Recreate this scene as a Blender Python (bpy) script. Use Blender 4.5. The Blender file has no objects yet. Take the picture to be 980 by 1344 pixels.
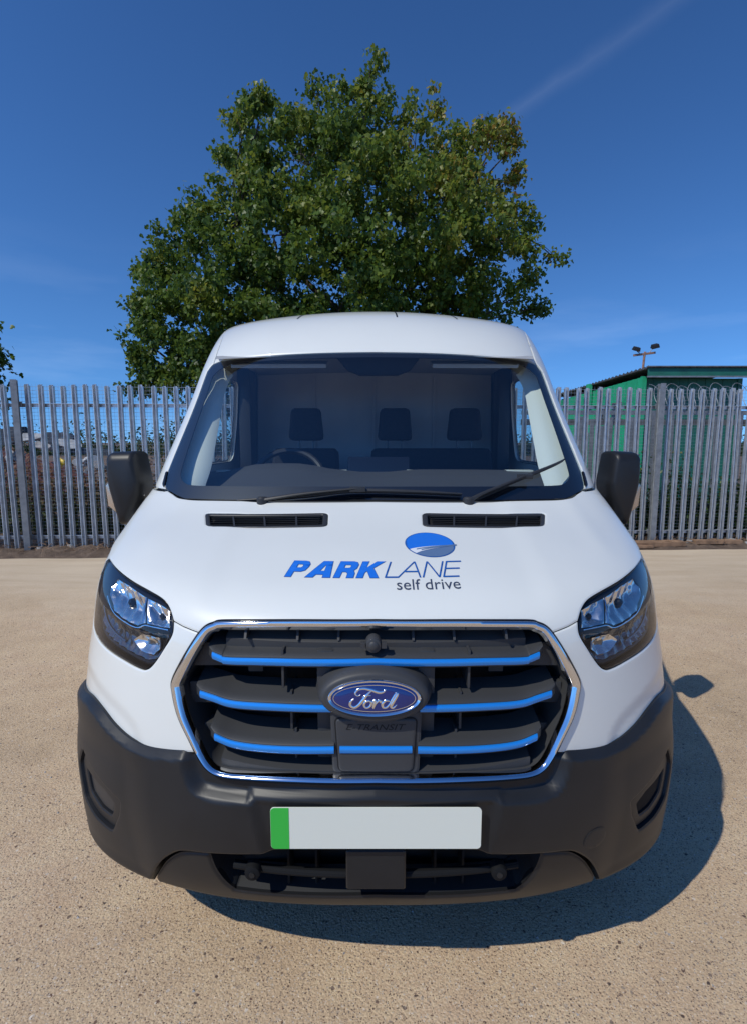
import bpy, bmesh, math, random
import numpy as np
from mathutils import Vector, Matrix
from mathutils.geometry import delaunay_2d_cdt
R = math.radians
rng = np.random.default_rng(7)
random.seed(7)
scene = bpy.context.scene
COL = scene.collection

# ------------------------------------------------------------------ camera, sky, sun, exposure
cam_d = bpy.data.cameras.new('camera'); cam = bpy.data.objects.new('camera', cam_d); COL.objects.link(cam)
cam_d.sensor_fit = 'VERTICAL'; cam_d.sensor_height = 24.0; cam_d.lens = 24.0*700/1344
cam_d.clip_start = 0.05; cam_d.clip_end = 3000
cam.location = (0, 0, 1.55); cam.rotation_euler = (R(90-7.5), 0, 0)
scene.camera = cam
SUN_DIR = Vector((-0.66, -0.55, 1.0)).normalized()
SUN_EL = math.asin(SUN_DIR.z); SUN_AZ = math.atan2(SUN_DIR.x, SUN_DIR.y)
world = bpy.data.worlds.new('World'); scene.world = world; world.use_nodes = True
wn = world.node_tree; wn.nodes.clear()
def W(t, **k):
    n = wn.nodes.new(t)
    for a, b in k.items(): setattr(n, a, b)
    return n
w_out = W('ShaderNodeOutputWorld'); w_bg = W('ShaderNodeBackground'); w_bg.inputs['Strength'].default_value = 0.10
w_sky = W('ShaderNodeTexSky', sky_type='NISHITA'); w_sky.sun_disc = False
w_sky.sun_elevation = SUN_EL; w_sky.sun_rotation = SUN_AZ
w_sky.altitude = 0; w_sky.air_density = 1.0; w_sky.dust_density = 0.0; w_sky.ozone_density = 1.5
# clear dry air: the pale band at the horizon is kept thin and the blue deep, alike all round
w_tc = W('ShaderNodeTexCoord'); w_sep = W('ShaderNodeSeparateXYZ'); wn.links.new(w_tc.outputs['Generated'], w_sep.inputs[0])
w_z = W('ShaderNodeMath', operation='MULTIPLY_ADD'); w_z.inputs[1].default_value = 0.84; w_z.inputs[2].default_value = 0.16; wn.links.new(w_sep.outputs[2], w_z.inputs[0])
w_cmb = W('ShaderNodeCombineXYZ')
for i in (0, 1): wn.links.new(w_sep.outputs[i], w_cmb.inputs[i])
wn.links.new(w_z.outputs[0], w_cmb.inputs[2]); w_nrm = W('ShaderNodeVectorMath', operation='NORMALIZE'); wn.links.new(w_cmb.outputs[0], w_nrm.inputs[0]); wn.links.new(w_nrm.outputs[0], w_sky.inputs[0])
# exposure of the sky first (so the gamma works on display-sized values), then a deeper blue
w_sc = W('ShaderNodeVectorMath', operation='SCALE'); w_sc.inputs['Scale'].default_value = 0.10; wn.links.new(w_sky.outputs[0], w_sc.inputs[0])
w_gm = W('ShaderNodeGamma'); w_gm.inputs['Gamma'].default_value = 1.5; wn.links.new(w_sc.outputs[0], w_gm.inputs['Color'])
w_hs = W('ShaderNodeVectorMath', operation='MULTIPLY'); w_hs.inputs[1].default_value = (11.8, 17.4, 21.0); wn.links.new(w_gm.outputs[0], w_hs.inputs[0])
# a faint vapour trail high in the sky: a band about a great circle, broken by noise
def px_dir(px, py):
    a = (px-490)/700; t = (py-672)/700; c, s = math.cos(R(7.5)), math.sin(R(7.5))
    return Vector((a, c - t*s, -s - t*c)).normalized()
t0, t1 = px_dir(640, 178), px_dir(900, -8)
tn = t0.cross(t1).normalized(); tm = (t0+t1).normalized()
def wdot(vec):
    d = W('ShaderNodeVectorMath', operation='DOT_PRODUCT'); wn.links.new(w_tc.outputs['Generated'], d.inputs[0]); d.inputs[1].default_value = vec
    return d.outputs['Value']
def wmath(op, a, b=None, c=None, clamp=False):
    m = W('ShaderNodeMath', operation=op); m.use_clamp = clamp
    for i, v in enumerate((a, b, c)):
        if v is None: continue
        if isinstance(v, (int, float)): m.inputs[i].default_value = v
        else: wn.links.new(v, m.inputs[i])
    return m.outputs[0]
w_nz = W('ShaderNodeTexNoise'); w_nz.inputs['Scale'].default_value = 9; w_nz.inputs['Detail'].default_value = 5
wn.links.new(w_tc.outputs['Generated'], w_nz.inputs['Vector'])
off = wmath('ADD', wdot(tn), wmath('MULTIPLY', wmath('SUBTRACT', w_nz.outputs['Fac'], 0.5), 0.03))
band = wmath('SUBTRACT', 1.0, wmath('MULTIPLY', wmath('ABSOLUTE', off), 1/0.020), clamp=True)
along = wmath('MULTIPLY', wmath('SUBTRACT', wdot(tm), math.cos(R(19))), 1/(1-math.cos(R(19))), clamp=True)
trail = wmath('MULTIPLY', wmath('MULTIPLY', wmath('POWER', band, 1.6), wmath('POWER', along, 0.6)), w_nz.outputs['Fac'], clamp=True)
w_mx = W('ShaderNodeMix', data_type='RGBA', blend_type='ADD')
wn.links.new(wmath('MULTIPLY', trail, 0.27), w_mx.inputs[0])
wn.links.new(w_hs.outputs[0], w_mx.inputs[6]); w_mx.inputs[7].default_value = (1.6, 1.7, 1.8, 1)
w_map = W('ShaderNodeMapping'); w_map.inputs['Scale'].default_value = (1.6, 1.6, 9.0); w_map.inputs['Rotation'].default_value = (0.10, 0.16, 0.0); wn.links.new(w_tc.outputs['Generated'], w_map.inputs[0])
w_n2 = W('ShaderNodeTexNoise'); w_n2.inputs['Scale'].default_value = 1.7; w_n2.inputs['Detail'].default_value = 6; w_n2.inputs['Roughness'].default_value = 0.55; wn.links.new(w_map.outputs[0], w_n2.inputs['Vector'])
low = wmath('SUBTRACT', 1.0, wmath('MULTIPLY', wmath('ABSOLUTE', wmath('SUBTRACT', w_sep.outputs[2], 0.10)), 1/0.22), clamp=True)
wisp = wmath('MULTIPLY', wmath('MULTIPLY', wmath('SUBTRACT', w_n2.outputs['Fac'], 0.50), 2.6, clamp=True), low, clamp=True)
w_m2 = W('ShaderNodeMix', data_type='RGBA', blend_type='ADD'); wn.links.new(wmath('MULTIPLY', wisp, 0.75), w_m2.inputs[0]); wn.links.new(w_mx.outputs[2], w_m2.inputs[6]); w_m2.inputs[7].default_value = (2.0, 2.0, 1.8, 1)
wn.links.new(w_m2.outputs[2], w_bg.inputs['Color']); wn.links.new(w_bg.outputs[0], w_out.inputs[0])
sun_d = bpy.data.lights.new('sun', 'SUN'); sun = bpy.data.objects.new('sun', sun_d); COL.objects.link(sun)
sun_d.energy = 3.1; sun_d.angle = R(0.53); sun_d.color = (1.0, 0.965, 0.87)
sun.rotation_euler = SUN_DIR.to_track_quat('Z', 'Y').to_euler(); sun.location = (-6, -6, 12)
vs = scene.view_settings; vs.view_transform = 'Standard'; vs.look = 'None'; vs.exposure = 0.0; vs.gamma = 1.0; vs.use_curve_mapping = False

# ------------------------------------------------------------------ helpers: objects
def tag(o, label=None, cat=None, group=None, kind=None):
    for k, v in (('label', label), ('category', cat), ('group', group), ('kind', kind)):
        if v: o[k] = v
    return o
def empty(name, loc=(0, 0, 0), rz=0.0):
    o = bpy.data.objects.new(name, None); COL.objects.link(o); o.location = loc; o.rotation_euler = (0, 0, rz); return o
def link(name, me, parent=None, loc=None, rot=None):
    o = bpy.data.objects.new(name, me); COL.objects.link(o)
    if parent: o.parent = parent
    if loc is not None: o.location = loc
    if rot is not None: o.rotation_euler = rot
    return o
class MB:
    def __init__(s): s.v = []; s.f = []
    def add(s, vs, fs):
        b = len(s.v); s.v += [tuple(map(float, p)) for p in vs]; s.f += [tuple(i+b for i in f) for f in fs]; return s
    def box(s, c, d, rot=None, taper=(1, 1)):
        hx, hy, hz = d[0]/2, d[1]/2, d[2]/2
        P = [Vector((sx*hx*(taper[0] if sz > 0 else 1), sy*hy*(taper[1] if sz > 0 else 1), sz*hz)) for sz in (-1, 1) for sx, sy in ((-1, -1), (1, -1), (1, 1), (-1, 1))]
        if rot is not None:
            M = rot if isinstance(rot, Matrix) else Matrix.Rotation(rot[2], 3, 'Z') @ Matrix.Rotation(rot[1], 3, 'Y') @ Matrix.Rotation(rot[0], 3, 'X')
            P = [M @ p for p in P]
        P = [p + Vector(c) for p in P]
        return s.add(P, [(3, 2, 1, 0), (4, 5, 6, 7), (0, 1, 5, 4), (1, 2, 6, 5), (2, 3, 7, 6), (3, 0, 4, 7)])
    def tube(s, pts, rad, n=8, caps=True, sq=1.0):
        pts = [Vector(p) for p in pts]; m = len(pts)
        rad = [float(rad)]*m if np.isscalar(rad) else [float(r) for r in rad]
        vs = []; up = None
        for i, p in enumerate(pts):
            t = (pts[min(i+1, m-1)] - pts[max(i-1, 0)]).normalized()
            if up is None: up = Vector((0, 0, 1)) if abs(t.z) < 0.9 else Vector((0, 1, 0))
            a = t.cross(up).normalized(); b = a.cross(t).normalized(); up = b
            for k in range(n):
                w = 2*math.pi*k/n; vs.append(p + rad[i]*(a*math.cos(w) + b*math.sin(w)*sq))
        fs = [(i*n+k, i*n+(k+1) % n, (i+1)*n+(k+1) % n, (i+1)*n+k) for i in range(m-1) for k in range(n)]
        if caps: fs += [tuple(range(n))[::-1], tuple((m-1)*n+k for k in range(n))]
        return s.add(vs, fs)
    def lathe(s, prof, n=24, axis='Z', c=(0, 0, 0)):
        vs = []
        for r, h in prof:
            for k in range(n):
                w = 2*math.pi*k/n; p = (r*math.cos(w), r*math.sin(w), h)
                if axis == 'Y': p = (p[0], -p[2], p[1])
                if axis == 'X': p = (p[2], p[0], p[1])
                vs.append((p[0]+c[0], p[1]+c[1], p[2]+c[2]))
        m = len(prof)
        fs = [(i*n+k, i*n+(k+1) % n, (i+1)*n+(k+1) % n, (i+1)*n+k) for i in range(m-1) for k in range(n)]
        if prof[0][0] > 1e-6: fs.append(tuple(range(n))[::-1])
        if prof[-1][0] > 1e-6: fs.append(tuple((m-1)*n+k for k in range(n)))
        return s.add(vs, fs)
    def prism(s, poly, e0, e1):
        """closed polygon of 3-D points swept from offset e0 to e1"""
        n = len(poly); a = [Vector(p)+Vector(e0) for p in poly]; b = [Vector(p)+Vector(e1) for p in poly]
        return s.add(a+b, [tuple(range(n))[::-1], tuple(range(n, 2*n))] + [(k, (k+1) % n, n+(k+1) % n, n+k) for k in range(n)])
    def mesh(s, name, mat, smooth=False, bevel=0.0, seg=2, ang=35):
        me = bpy.data.meshes.new(name); me.from_pydata(s.v, [], s.f)
        bm = bmesh.new(); bm.from_mesh(me)
        bmesh.ops.remove_doubles(bm, verts=bm.verts, dist=1e-5)
        bmesh.ops.recalc_face_normals(bm, faces=bm.faces)
        if bevel > 0:
            es = [e for e in bm.edges if len(e.link_faces) == 2 and e.calc_face_angle(0) > R(ang)]
            bmesh.ops.bevel(bm, geom=es, offset=bevel, segments=seg, profile=0.7, affect='EDGES', clamp_overlap=True)
        bm.to_mesh(me); bm.free()
        if smooth:
            me.shade_smooth(); me.set_sharp_from_angle(angle=R(ang))
        if mat: me.materials.append(mat)
        return me
    def build(s, name, mat, parent=None, smooth=False, bevel=0.0, seg=2, ang=35, loc=None, rot=None):
        return link(name, s.mesh(name, mat, smooth, bevel, seg, ang), parent, loc, rot)

# ------------------------------------------------------------------ helpers: materials
def mat_new(name):
    m = bpy.data.materials.new(name); m.use_nodes = True; nt = m.node_tree; b = nt.nodes['Principled BSDF']; return m, nt, b
def nd(nt, t, **k):
    n = nt.nodes.new(t)
    for a, b in k.items(): setattr(n, a, b)
    return n
def noise(nt, scale, detail=4, rough=0.55, coord='Object', vec=None):
    n = nd(nt, 'ShaderNodeTexNoise'); n.inputs['Scale'].default_value = scale; n.inputs['Detail'].default_value = detail; n.inputs['Roughness'].default_value = rough
    if vec is None:
        tc = nd(nt, 'ShaderNodeTexCoord'); vec = tc.outputs[coord]
    nt.links.new(vec, n.inputs['Vector']); return n
def ramp(nt, src, stops):
    r = nd(nt, 'ShaderNodeValToRGB'); e = r.color_ramp.elements
    while len(e) < len(stops): e.new(0.5)
    for i, (p, c) in enumerate(stops):
        e[i].position = p; e[i].color = (*c, 1) if len(c) == 3 else c
    nt.links.new(src, r.inputs[0]); return r
def bump(nt, b, src, strength, dist):
    k = nd(nt, 'ShaderNodeBump'); k.inputs['Strength'].default_value = strength; k.inputs['Distance'].default_value = dist
    nt.links.new(src, k.inputs['Height']); nt.links.new(k.outputs[0], b.inputs['Normal']); return k
def simple(name, col, rough=0.5, metal=0.0, spec=0.5, coat=0.0, vary=0.0, vscale=20, bmp=0.0, bscale=200, bdist=0.001):
    m, nt, b = mat_new(name)
    b.inputs['Base Color'].default_value = (*col, 1); b.inputs['Roughness'].default_value = rough; b.inputs['Metallic'].default_value = metal
    b.inputs['Specular IOR Level'].default_value = spec; b.inputs['Coat Weight'].default_value = coat; b.inputs['Coat Roughness'].default_value = 0.03
    if vary > 0:
        n = noise(nt, vscale); lo = [max(0, c*(1-vary)) for c in col]; hi = [min(1, c*(1+vary)) for c in col]
        r = ramp(nt, n.outputs['Fac'], [(0.3, lo), (0.7, hi)]); nt.links.new(r.outputs[0], b.inputs['Base Color'])
    if bmp > 0:
        n = noise(nt, bscale, 2); bump(nt, b, n.outputs['Fac'], bmp, bdist)
    return m
def thin_glass(name, tint, rough=0.0, ior=1.85):
    m, nt, b = mat_new(name); nt.nodes.remove(b); out = nt.nodes['Material Output']
    tr = nd(nt, 'ShaderNodeBsdfTransparent'); tr.inputs[0].default_value = (*tint, 1)
    gl = nd(nt, 'ShaderNodeBsdfGlossy'); gl.inputs['Roughness'].default_value = rough; gl.inputs[0].default_value = (1, 1, 1, 1)
    fr = nd(nt, 'ShaderNodeFresnel'); fr.inputs['IOR'].default_value = ior
    geo = nd(nt, 'ShaderNodeNewGeometry'); mi = nd(nt, 'ShaderNodeMix', data_type='FLOAT'); nt.links.new(geo.outputs['Backfacing'], mi.inputs[0]); mi.inputs[2].default_value = ior; mi.inputs[3].default_value = 1/ior; nt.links.new(mi.outputs[0], fr.inputs['IOR'])
    mx = nd(nt, 'ShaderNodeMixShader'); nt.links.new(fr.outputs[0], mx.inputs[0]); nt.links.new(tr.outputs[0], mx.inputs[1]); nt.links.new(gl.outputs[0], mx.inputs[2])
    nt.links.new(mx.outputs[0], out.inputs[0]); return m
M = {}
M['white'] = simple('white_paint', (0.755, 0.763, 0.705), rough=0.35, spec=0.4, coat=0.8, vary=0.018, vscale=3)
M['plastic'] = simple('black_textured_plastic', (0.0155, 0.0165, 0.0185), rough=0.42, spec=0.36, vary=0.15, vscale=6, bmp=0.15, bscale=900, bdist=0.0004)
M['plastic_smooth'] = simple('black_smooth_plastic', (0.030, 0.031, 0.033), rough=0.42, spec=0.4)
M['grille'] = simple('grille_plastic', (0.045, 0.046, 0.048), rough=0.5, spec=0.4)
M['gloss_black'] = simple('gloss_black', (0.010, 0.010, 0.011), rough=0.08, spec=0.5)
M['frit'] = simple('black_frit', (0.006, 0.006, 0.008), rough=0.4)
M['cavity'] = simple('dark_cavity', (0.006, 0.006, 0.007), rough=0.8)
M['chrome'] = simple('chrome', (0.80, 0.81, 0.83), rough=0.09, metal=1.0)
M['reflector'] = simple('lamp_reflector', (0.88, 0.84, 0.78), rough=0.17, metal=1.0)
M['blue'] = simple('blue_accent', (0.012, 0.27, 0.80), rough=0.30, metal=0.30, coat=0.7)
M['badge_blue'] = simple('badge_enamel', (0.008, 0.022, 0.15), rough=0.12, coat=0.6)
M['decal_blue'] = simple('decal_blue', (0.010, 0.16, 0.66), rough=0.45)
M['decal_navy'] = simple('decal_navy', (0.012, 0.10, 0.36), rough=0.45)
M['decal_dark'] = simple('decal_charcoal', (0.045, 0.06, 0.10), rough=0.45)
M['decal_slate'] = simple('decal_slate', (0.10, 0.17, 0.30), rough=0.45)
M['decal_white'] = simple('decal_white', (0.72, 0.74, 0.76), rough=0.4)
M['plate'] = simple('plate_reflective', (0.77, 0.79, 0.68), rough=0.45)
M['plate_green'] = simple('plate_green', (0.036, 0.50, 0.06), rough=0.45)
M['glass'] = thin_glass('windscreen_glass', (0.90, 0.95, 0.96))
M['side_glass'] = thin_glass('door_glass', (0.80, 0.86, 0.86))
M['lens'] = thin_glass('clear_lens', (0.95, 0.96, 0.97), ior=1.38)
M['intake'] = simple('matt_black_plastic', (0.010, 0.0105, 0.0115), rough=0.75, spec=0.15)
M['dash'] = simple('dashboard_plastic', (0.060, 0.063, 0.068), rough=0.6, bmp=0.1, bscale=500)
M['fabric'] = simple('seat_fabric', (0.018, 0.019, 0.022), rough=0.9, vary=0.2, vscale=60)
M['trim'] = simple('pale_interior_trim', (0.62, 0.66, 0.60), rough=0.7)
M['liner'] = simple('headliner', (0.34,0.35,0.36), rough=0.85)
M['bulkhead'] = simple('bulkhead_panel', (0.42, 0.43, 0.44), rough=0.7, vary=0.1, vscale=3)
M['tyre'] = simple('tyre_rubber', (0.018, 0.018, 0.018), rough=0.85)
M['rim'] = simple('silver_wheel', (0.45, 0.46, 0.47), rough=0.35, metal=0.8)
M['amber'] = simple('indicator_reflector', (0.72, 0.60, 0.48), rough=0.2, metal=0.7)
M['mirror'] = simple('mirror_glass', (0.8, 0.82, 0.84), rough=0.02, metal=1.0)

# ------------------------------------------------------------------ ground
def mat_ground():
    m, nt, b = mat_new('exposed_aggregate_concrete'); L = nt.links
    tc = nd(nt, 'ShaderNodeTexCoord'); P = tc.outputs['Object']
    warp = noise(nt, 60, 2, 0.5, vec=P)
    wv = nd(nt, 'ShaderNodeMix', data_type='VECTOR'); wv.inputs[0].default_value = 0.012
    L.new(P, wv.inputs[4]); L.new(warp.outputs['Color'], wv.inputs[5])
    def vor(scale, feat='F1'):
        v = nd(nt, 'ShaderNodeTexVoronoi', feature=feat); v.inputs['Scale'].default_value = scale; L.new(wv.outputs[1], v.inputs['Vector']); return v
    def mixc(f, a, bb, bt='MIX'):
        x = nd(nt, 'ShaderNodeMix', data_type='RGBA', blend_type=bt)
        for s, v in ((0, f), (6, a), (7, bb)):
            if hasattr(v, 'is_output'): L.new(v, x.inputs[s])
            else: x.inputs[s].default_value = v if not isinstance(v, tuple) else (*v, 1)
        return x.outputs[2]
    def mth(op, a, bb=0.0, clamp=False):
        x = nd(nt, 'ShaderNodeMath', operation=op); x.use_clamp = clamp
        for i, v in enumerate((a, bb)):
            if hasattr(v, 'is_output'): L.new(v, x.inputs[i])
            else: x.inputs[i].default_value = v
        return x.outputs[0]
    big = noise(nt, 0.55, 4, 0.6, vec=P); mid = noise(nt, 5, 5, 0.6, vec=P); fine = noise(nt, 240, 3, 0.6, vec=P)
    base = ramp(nt, big.outputs['Fac'], [(0.28, (0.475, 0.345, 0.210)), (0.50, (0.585, 0.428, 0.268)), (0.72, (0.645, 0.490, 0.335))]).outputs[0]
    m2 = ramp(nt, mid.outputs['Fac'], [(0.3, (0.40, 0.40, 0.40)), (0.7, (0.60, 0.60, 0.60))]).outputs[0]
    c = mixc(0.55, base, m2, 'OVERLAY')
    f2 = ramp(nt, fine.outputs['Fac'], [(0.3, (0.30, 0.30, 0.30)), (0.7, (0.68, 0.68, 0.68))]).outputs[0]
    c = mixc(0.6, c, f2, 'OVERLAY')
    # stones of two sizes; only some cells stand out
    for sc, hi, lo, keep in ((56, 0.34, 0.24, 0.83), (115, 0.38, 0.22, 0.40), (190, 0.42, 0.24, 0.30)):
        v = vor(sc); sep = nd(nt, 'ShaderNodeSeparateColor'); L.new(v.outputs['Color'], sep.inputs[0])
        pick = mth('GREATER_THAN', sep.outputs[0], keep)
        inside = ramp(nt, v.outputs['Distance'], [(lo, (1, 1, 1)), (hi, (0, 0, 0))]).outputs[0]
        stone = ramp(nt, sep.outputs[1], [(0.0, (0.07, 0.055, 0.05)), (0.22, (0.16, 0.095, 0.065)), (0.40, (0.24, 0.19, 0.15)), (0.62, (0.42, 0.31, 0.21)), (0.85, (0.52, 0.44, 0.35)), (1.0, (0.72, 0.62, 0.50))]).outputs[0]
        c = mixc(mth('MULTIPLY', pick, inside), c, stone)
    # small pits between the stones
    v = vor(95); sep = nd(nt, 'ShaderNodeSeparateColor'); L.new(v.outputs['Color'], sep.inputs[0])
    pit = mth('MULTIPLY', mth('GREATER_THAN', sep.outputs[2], 0.62), ramp(nt, v.outputs['Distance'], [(0.12, (1, 1, 1)), (0.24, (0, 0, 0))]).outputs[0])
    c = mixc(mth('MULTIPLY', pit, 0.9), c, (0.055, 0.040, 0.030))
    # worn smoother and paler towards the fence, with trowel streaks
    sx = nd(nt, 'ShaderNodeSeparateXYZ'); L.new(P, sx.inputs[0])
    edge = mth('ADD', sx.outputs[1], mth('MULTIPLY', mth('SUBTRACT', big.outputs['Fac'], 0.5), 3.0))
    far = nd(nt, 'ShaderNodeMapRange'); far.interpolation_type = 'SMOOTHSTEP'; L.new(edge, far.inputs[0]); far.inputs[1].default_value = 4.2; far.inputs[2].default_value = 6.3
    mp = nd(nt, 'ShaderNodeMapping'); mp.inputs['Scale'].default_value = (0.5, 3.0, 1); mp.inputs['Rotation'].default_value = (0, 0, 0.25); L.new(P, mp.inputs[0])
    st = noise(nt, 1.6, 5, 0.6, vec=mp.outputs[0])
    pale = ramp(nt, st.outputs['Fac'], [(0.3, (0.51, 0.40, 0.275)), (0.7, (0.65, 0.54, 0.395))]).outputs[0]
    c = mixc(mth('MULTIPLY', far.outputs[0], 0.8), c, pale)
    L.new(c, b.inputs['Base Color']); b.inputs['Roughness'].default_value = 0.88; b.inputs['Specular IOR Level'].default_value = 0.3
    hgt = mth('ADD', mth('MULTIPLY', fine.outputs['Fac'], 0.5), mth('SUBTRACT', mth('MULTIPLY', vor(110).outputs['Distance'], -0.6), mth('MULTIPLY', pit, 1.1)))
    bump(nt, b, hgt, 0.9, 0.004)
    return m
def mat_dirt():
    m, nt, b = mat_new('bare_soil')
    n = noise(nt, 7, 8, 0.7); r = ramp(nt, n.outputs['Fac'], [(0.25, (0.055, 0.038, 0.028)), (0.5, (0.14, 0.095, 0.066)), (0.75, (0.25, 0.18, 0.125))])
    nt.links.new(r.outputs[0], b.inputs['Base Color']); b.inputs['Roughness'].default_value = 0.95
    n2 = noise(nt, 45, 6, 0.7); bump(nt, b, n2.outputs['Fac'], 1.0, 0.03); return m
M['ground'] = mat_ground(); M['dirt'] = mat_dirt()
# the fence line runs slightly away to the right
def fence_y(x): return 7.78 + 0.052*x
g = MB(); g.add([(-900, -900, 0), (900, -900, 0), (900, 900, 0), (-900, 900, 0)], [(0, 1, 2, 3)])
o = g.build('ground', M['dirt']); tag(o, kind='structure'); o.location.z = -0.012
def kerb_y(x): return 7.30 + 0.066*x
pts = [(-40, -30), (40, -30), (40, kerb_y(9))] + [(x, kerb_y(x)+0.018*math.sin(x*2.1)+0.012*math.sin(x*5.3+1)) for x in np.linspace(9, -12, 90)] + [(-40, kerb_y(-12))]
g = MB(); g.add([(x, y, -0.002) for x, y in pts] + [(x, y, -0.06) for x, y in pts], [tuple(range(len(pts)))] + [(i, (i+1) % len(pts), len(pts)+(i+1) % len(pts), len(pts)+i) for i in range(len(pts))])
o = g.build('concrete_yard', M['ground']); tag(o, kind='structure')
# soil strip along the fence foot, lumpy
nx, ny = 220, 26
X = np.linspace(-9, 9, nx); vv = []; ff = []
for j in range(ny):
    for i, x in enumerate(X):
        t = j/(ny-1); y = kerb_y(x)-0.05 + t*2.6
        lump = 0.035*math.sin(x*3.1+y*2)*math.sin(y*5+x) + 0.02*math.sin(x*11+y*7) + 0.015*rng.normal()
        z = -0.03 + min(1, t*9)*(0.05+max(0, lump)) + 0.06*t
        vv.append((x, y, z))
ff = [(j*nx+i, j*nx+i+1, (j+1)*nx+i+1, (j+1)*nx+i) for j in range(ny-1) for i in range(nx-1)]
g = MB(); g.add(vv, ff); o = g.build('soil_strip', M['dirt'], smooth=True, ang=80); tag(o, kind='structure')

# ------------------------------------------------------------------ van: the two master surfaces (metres; y runs back from the nose)
def spline(xs, ys):
    xs = np.array(xs, float); ys = np.array(ys, float); n = len(xs); h = np.diff(xs)
    A = np.zeros((n, n)); b = np.zeros(n); A[0, 0] = A[-1, -1] = 1
    for i in range(1, n-1):
        A[i, i-1] = h[i-1]; A[i, i] = 2*(h[i-1]+h[i]); A[i, i+1] = h[i]
        b[i] = 3*((ys[i+1]-ys[i])/h[i]-(ys[i]-ys[i-1])/h[i-1])
    c = np.linalg.solve(A, b); d = np.diff(c)/(3*h); bb = np.diff(ys)/h-h*(2*c[:-1]+c[1:])/3
    def f(x):
        x = np.asarray(x, float); i = np.clip(np.searchsorted(xs, x)-1, 0, n-2); t = np.clip(x, xs[0], xs[-1])-xs[i]
        return ys[i]+t*(bb[i]+t*(c[i]+t*d[i]))
    return f
class Shell:
    US = 1.35
    def __init__(s, rows):
        A = np.array(rows, float); s.v = np.concatenate([[0], np.cumsum(np.hypot(np.diff(A[:, 0]), np.diff(A[:, 1])))]); s.vmax = s.v[-1]
        s.f = [spline(s.v, A[:, k]) for k in range(6)]
    def P(s, u, v):
        u = np.asarray(u, float); v = np.asarray(v, float); sg = np.where(u < 0, -1.0, 1.0); au = np.abs(u)/s.US
        z, yf, w, d1, d2, n = [g(v) for g in s.f]
        ph = np.clip(au, 0, 1)*math.pi/2; S = np.sin(ph); C = np.maximum(np.cos(ph), 1e-9); r = (S**n+C**n)**(-1/n); sx = r*S
        return np.stack([sg*w*sx, yf+d1*sx**2+d2*(1-r*C)+np.maximum(au-1, 0)*s.US, z], -1)
    def N(s, u, v, e=1e-3):
        n = np.cross(s.P(u+e, v)-s.P(u-e, v), s.P(u, v+e)-s.P(u, v-e)); return n/np.maximum(np.linalg.norm(n, axis=-1, keepdims=True), 1e-12)
    def D(s, u, v, d): return s.P(u, v) + s.N(u, v)*np.asarray(d)[..., None]
    def u_at(s, y, v):
        z, yf, w, d1, d2, n = [g(v) for g in s.f]; return s.US + (y - yf - d1 - d2)
    def v_at(s, z):
        vv = np.linspace(0, s.vmax, 2000); return float(np.interp(z, s.f[0](vv), vv))
NOSE = Shell([(.27, .125, .955, .06, .40, 2.65), (.33, .085, .975, .09, .42, 2.6), (.43, .045, 1.0, .12, .46, 2.5), (.56, .022, 1.015, .14, .50, 2.5),
    (.70, .020, 1.010, .15, .53, 2.5), (.85, .033, .998, .15, .56, 2.5), (.98, .050, .982, .15, .57, 2.5), (1.07, .078, .973, .15, .56, 2.55),
    (1.125, .135, .970, .15, .54, 2.6), (1.175, .25, .975, .15, .49, 2.65), (1.225, .42, .98, .15, .41, 2.7), (1.275, .60, .98, .14, .32, 2.75),
    (1.32, .73, .97, .12, .27, 2.8), (1.38, .86, .955, .10, .25, 2.8)])
SCREEN = Shell([(1.30, .755, .965, .09, .30, 2.9), (1.36, .81, .96, .09, .30, 2.9), (1.55, .985, .935, .09, .30, 2.9), (1.75, 1.175, .91, .09, .30, 2.9),
    (1.92, 1.34, .895, .09, .29, 2.9), (2.02, 1.44, .885, .10, .28, 2.8), (2.12, 1.565, .875, .12, .26, 2.7), (2.20, 1.70, .865, .14, .26, 2.5),
    (2.26, 1.86, .83, .18, .34, 2.2), (2.30, 2.05, .73, .22, .6, 2.0), (2.33, 2.35, .50, .22, .9, 2.0)])
def cr(pts, n=6):
    """Catmull-Rom curve through the points"""
    p = [np.array(q, float) for q in pts]
    if len(p) < 3: return [tuple(q) for q in p]
    p = [2*p[0]-p[1]] + p + [2*p[-1]-p[-2]]; out = []
    for i in range(1, len(p)-2):
        for k in range(n):
            t = k/n; a, b, c, d = p[i-1:i+3]
            out.append(tuple(0.5*(2*b+(c-a)*t+(2*a-5*b+4*c-d)*t*t+(3*b-a-3*c+d)*t**3)))
    out.append(tuple(p[-2])); return out
def mir(pts): return [(-a, b) for a, b in pts]
def join(*cs):
    o = []
    for c in cs:
        for q in c:
            if not o or math.hypot(o[-1][0]-q[0], o[-1][1]-q[1]) > 1e-4: o.append(tuple(map(float, q)))
    if math.hypot(o[0][0]-o[-1][0], o[0][1]-o[-1][1]) < 1e-4: o.pop()
    return o
def dense(poly, step, closed=True):
    o = []; n = len(poly)
    for i in range(n if closed else n-1):
        a, b = np.array(poly[i]), np.array(poly[(i+1) % n]); k = max(1, int(np.ceil(np.linalg.norm(b-a)/step)))
        o += [tuple(a+(b-a)*j/k) for j in range(k)]
    if not closed: o.append(tuple(poly[-1]))
    return o
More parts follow.
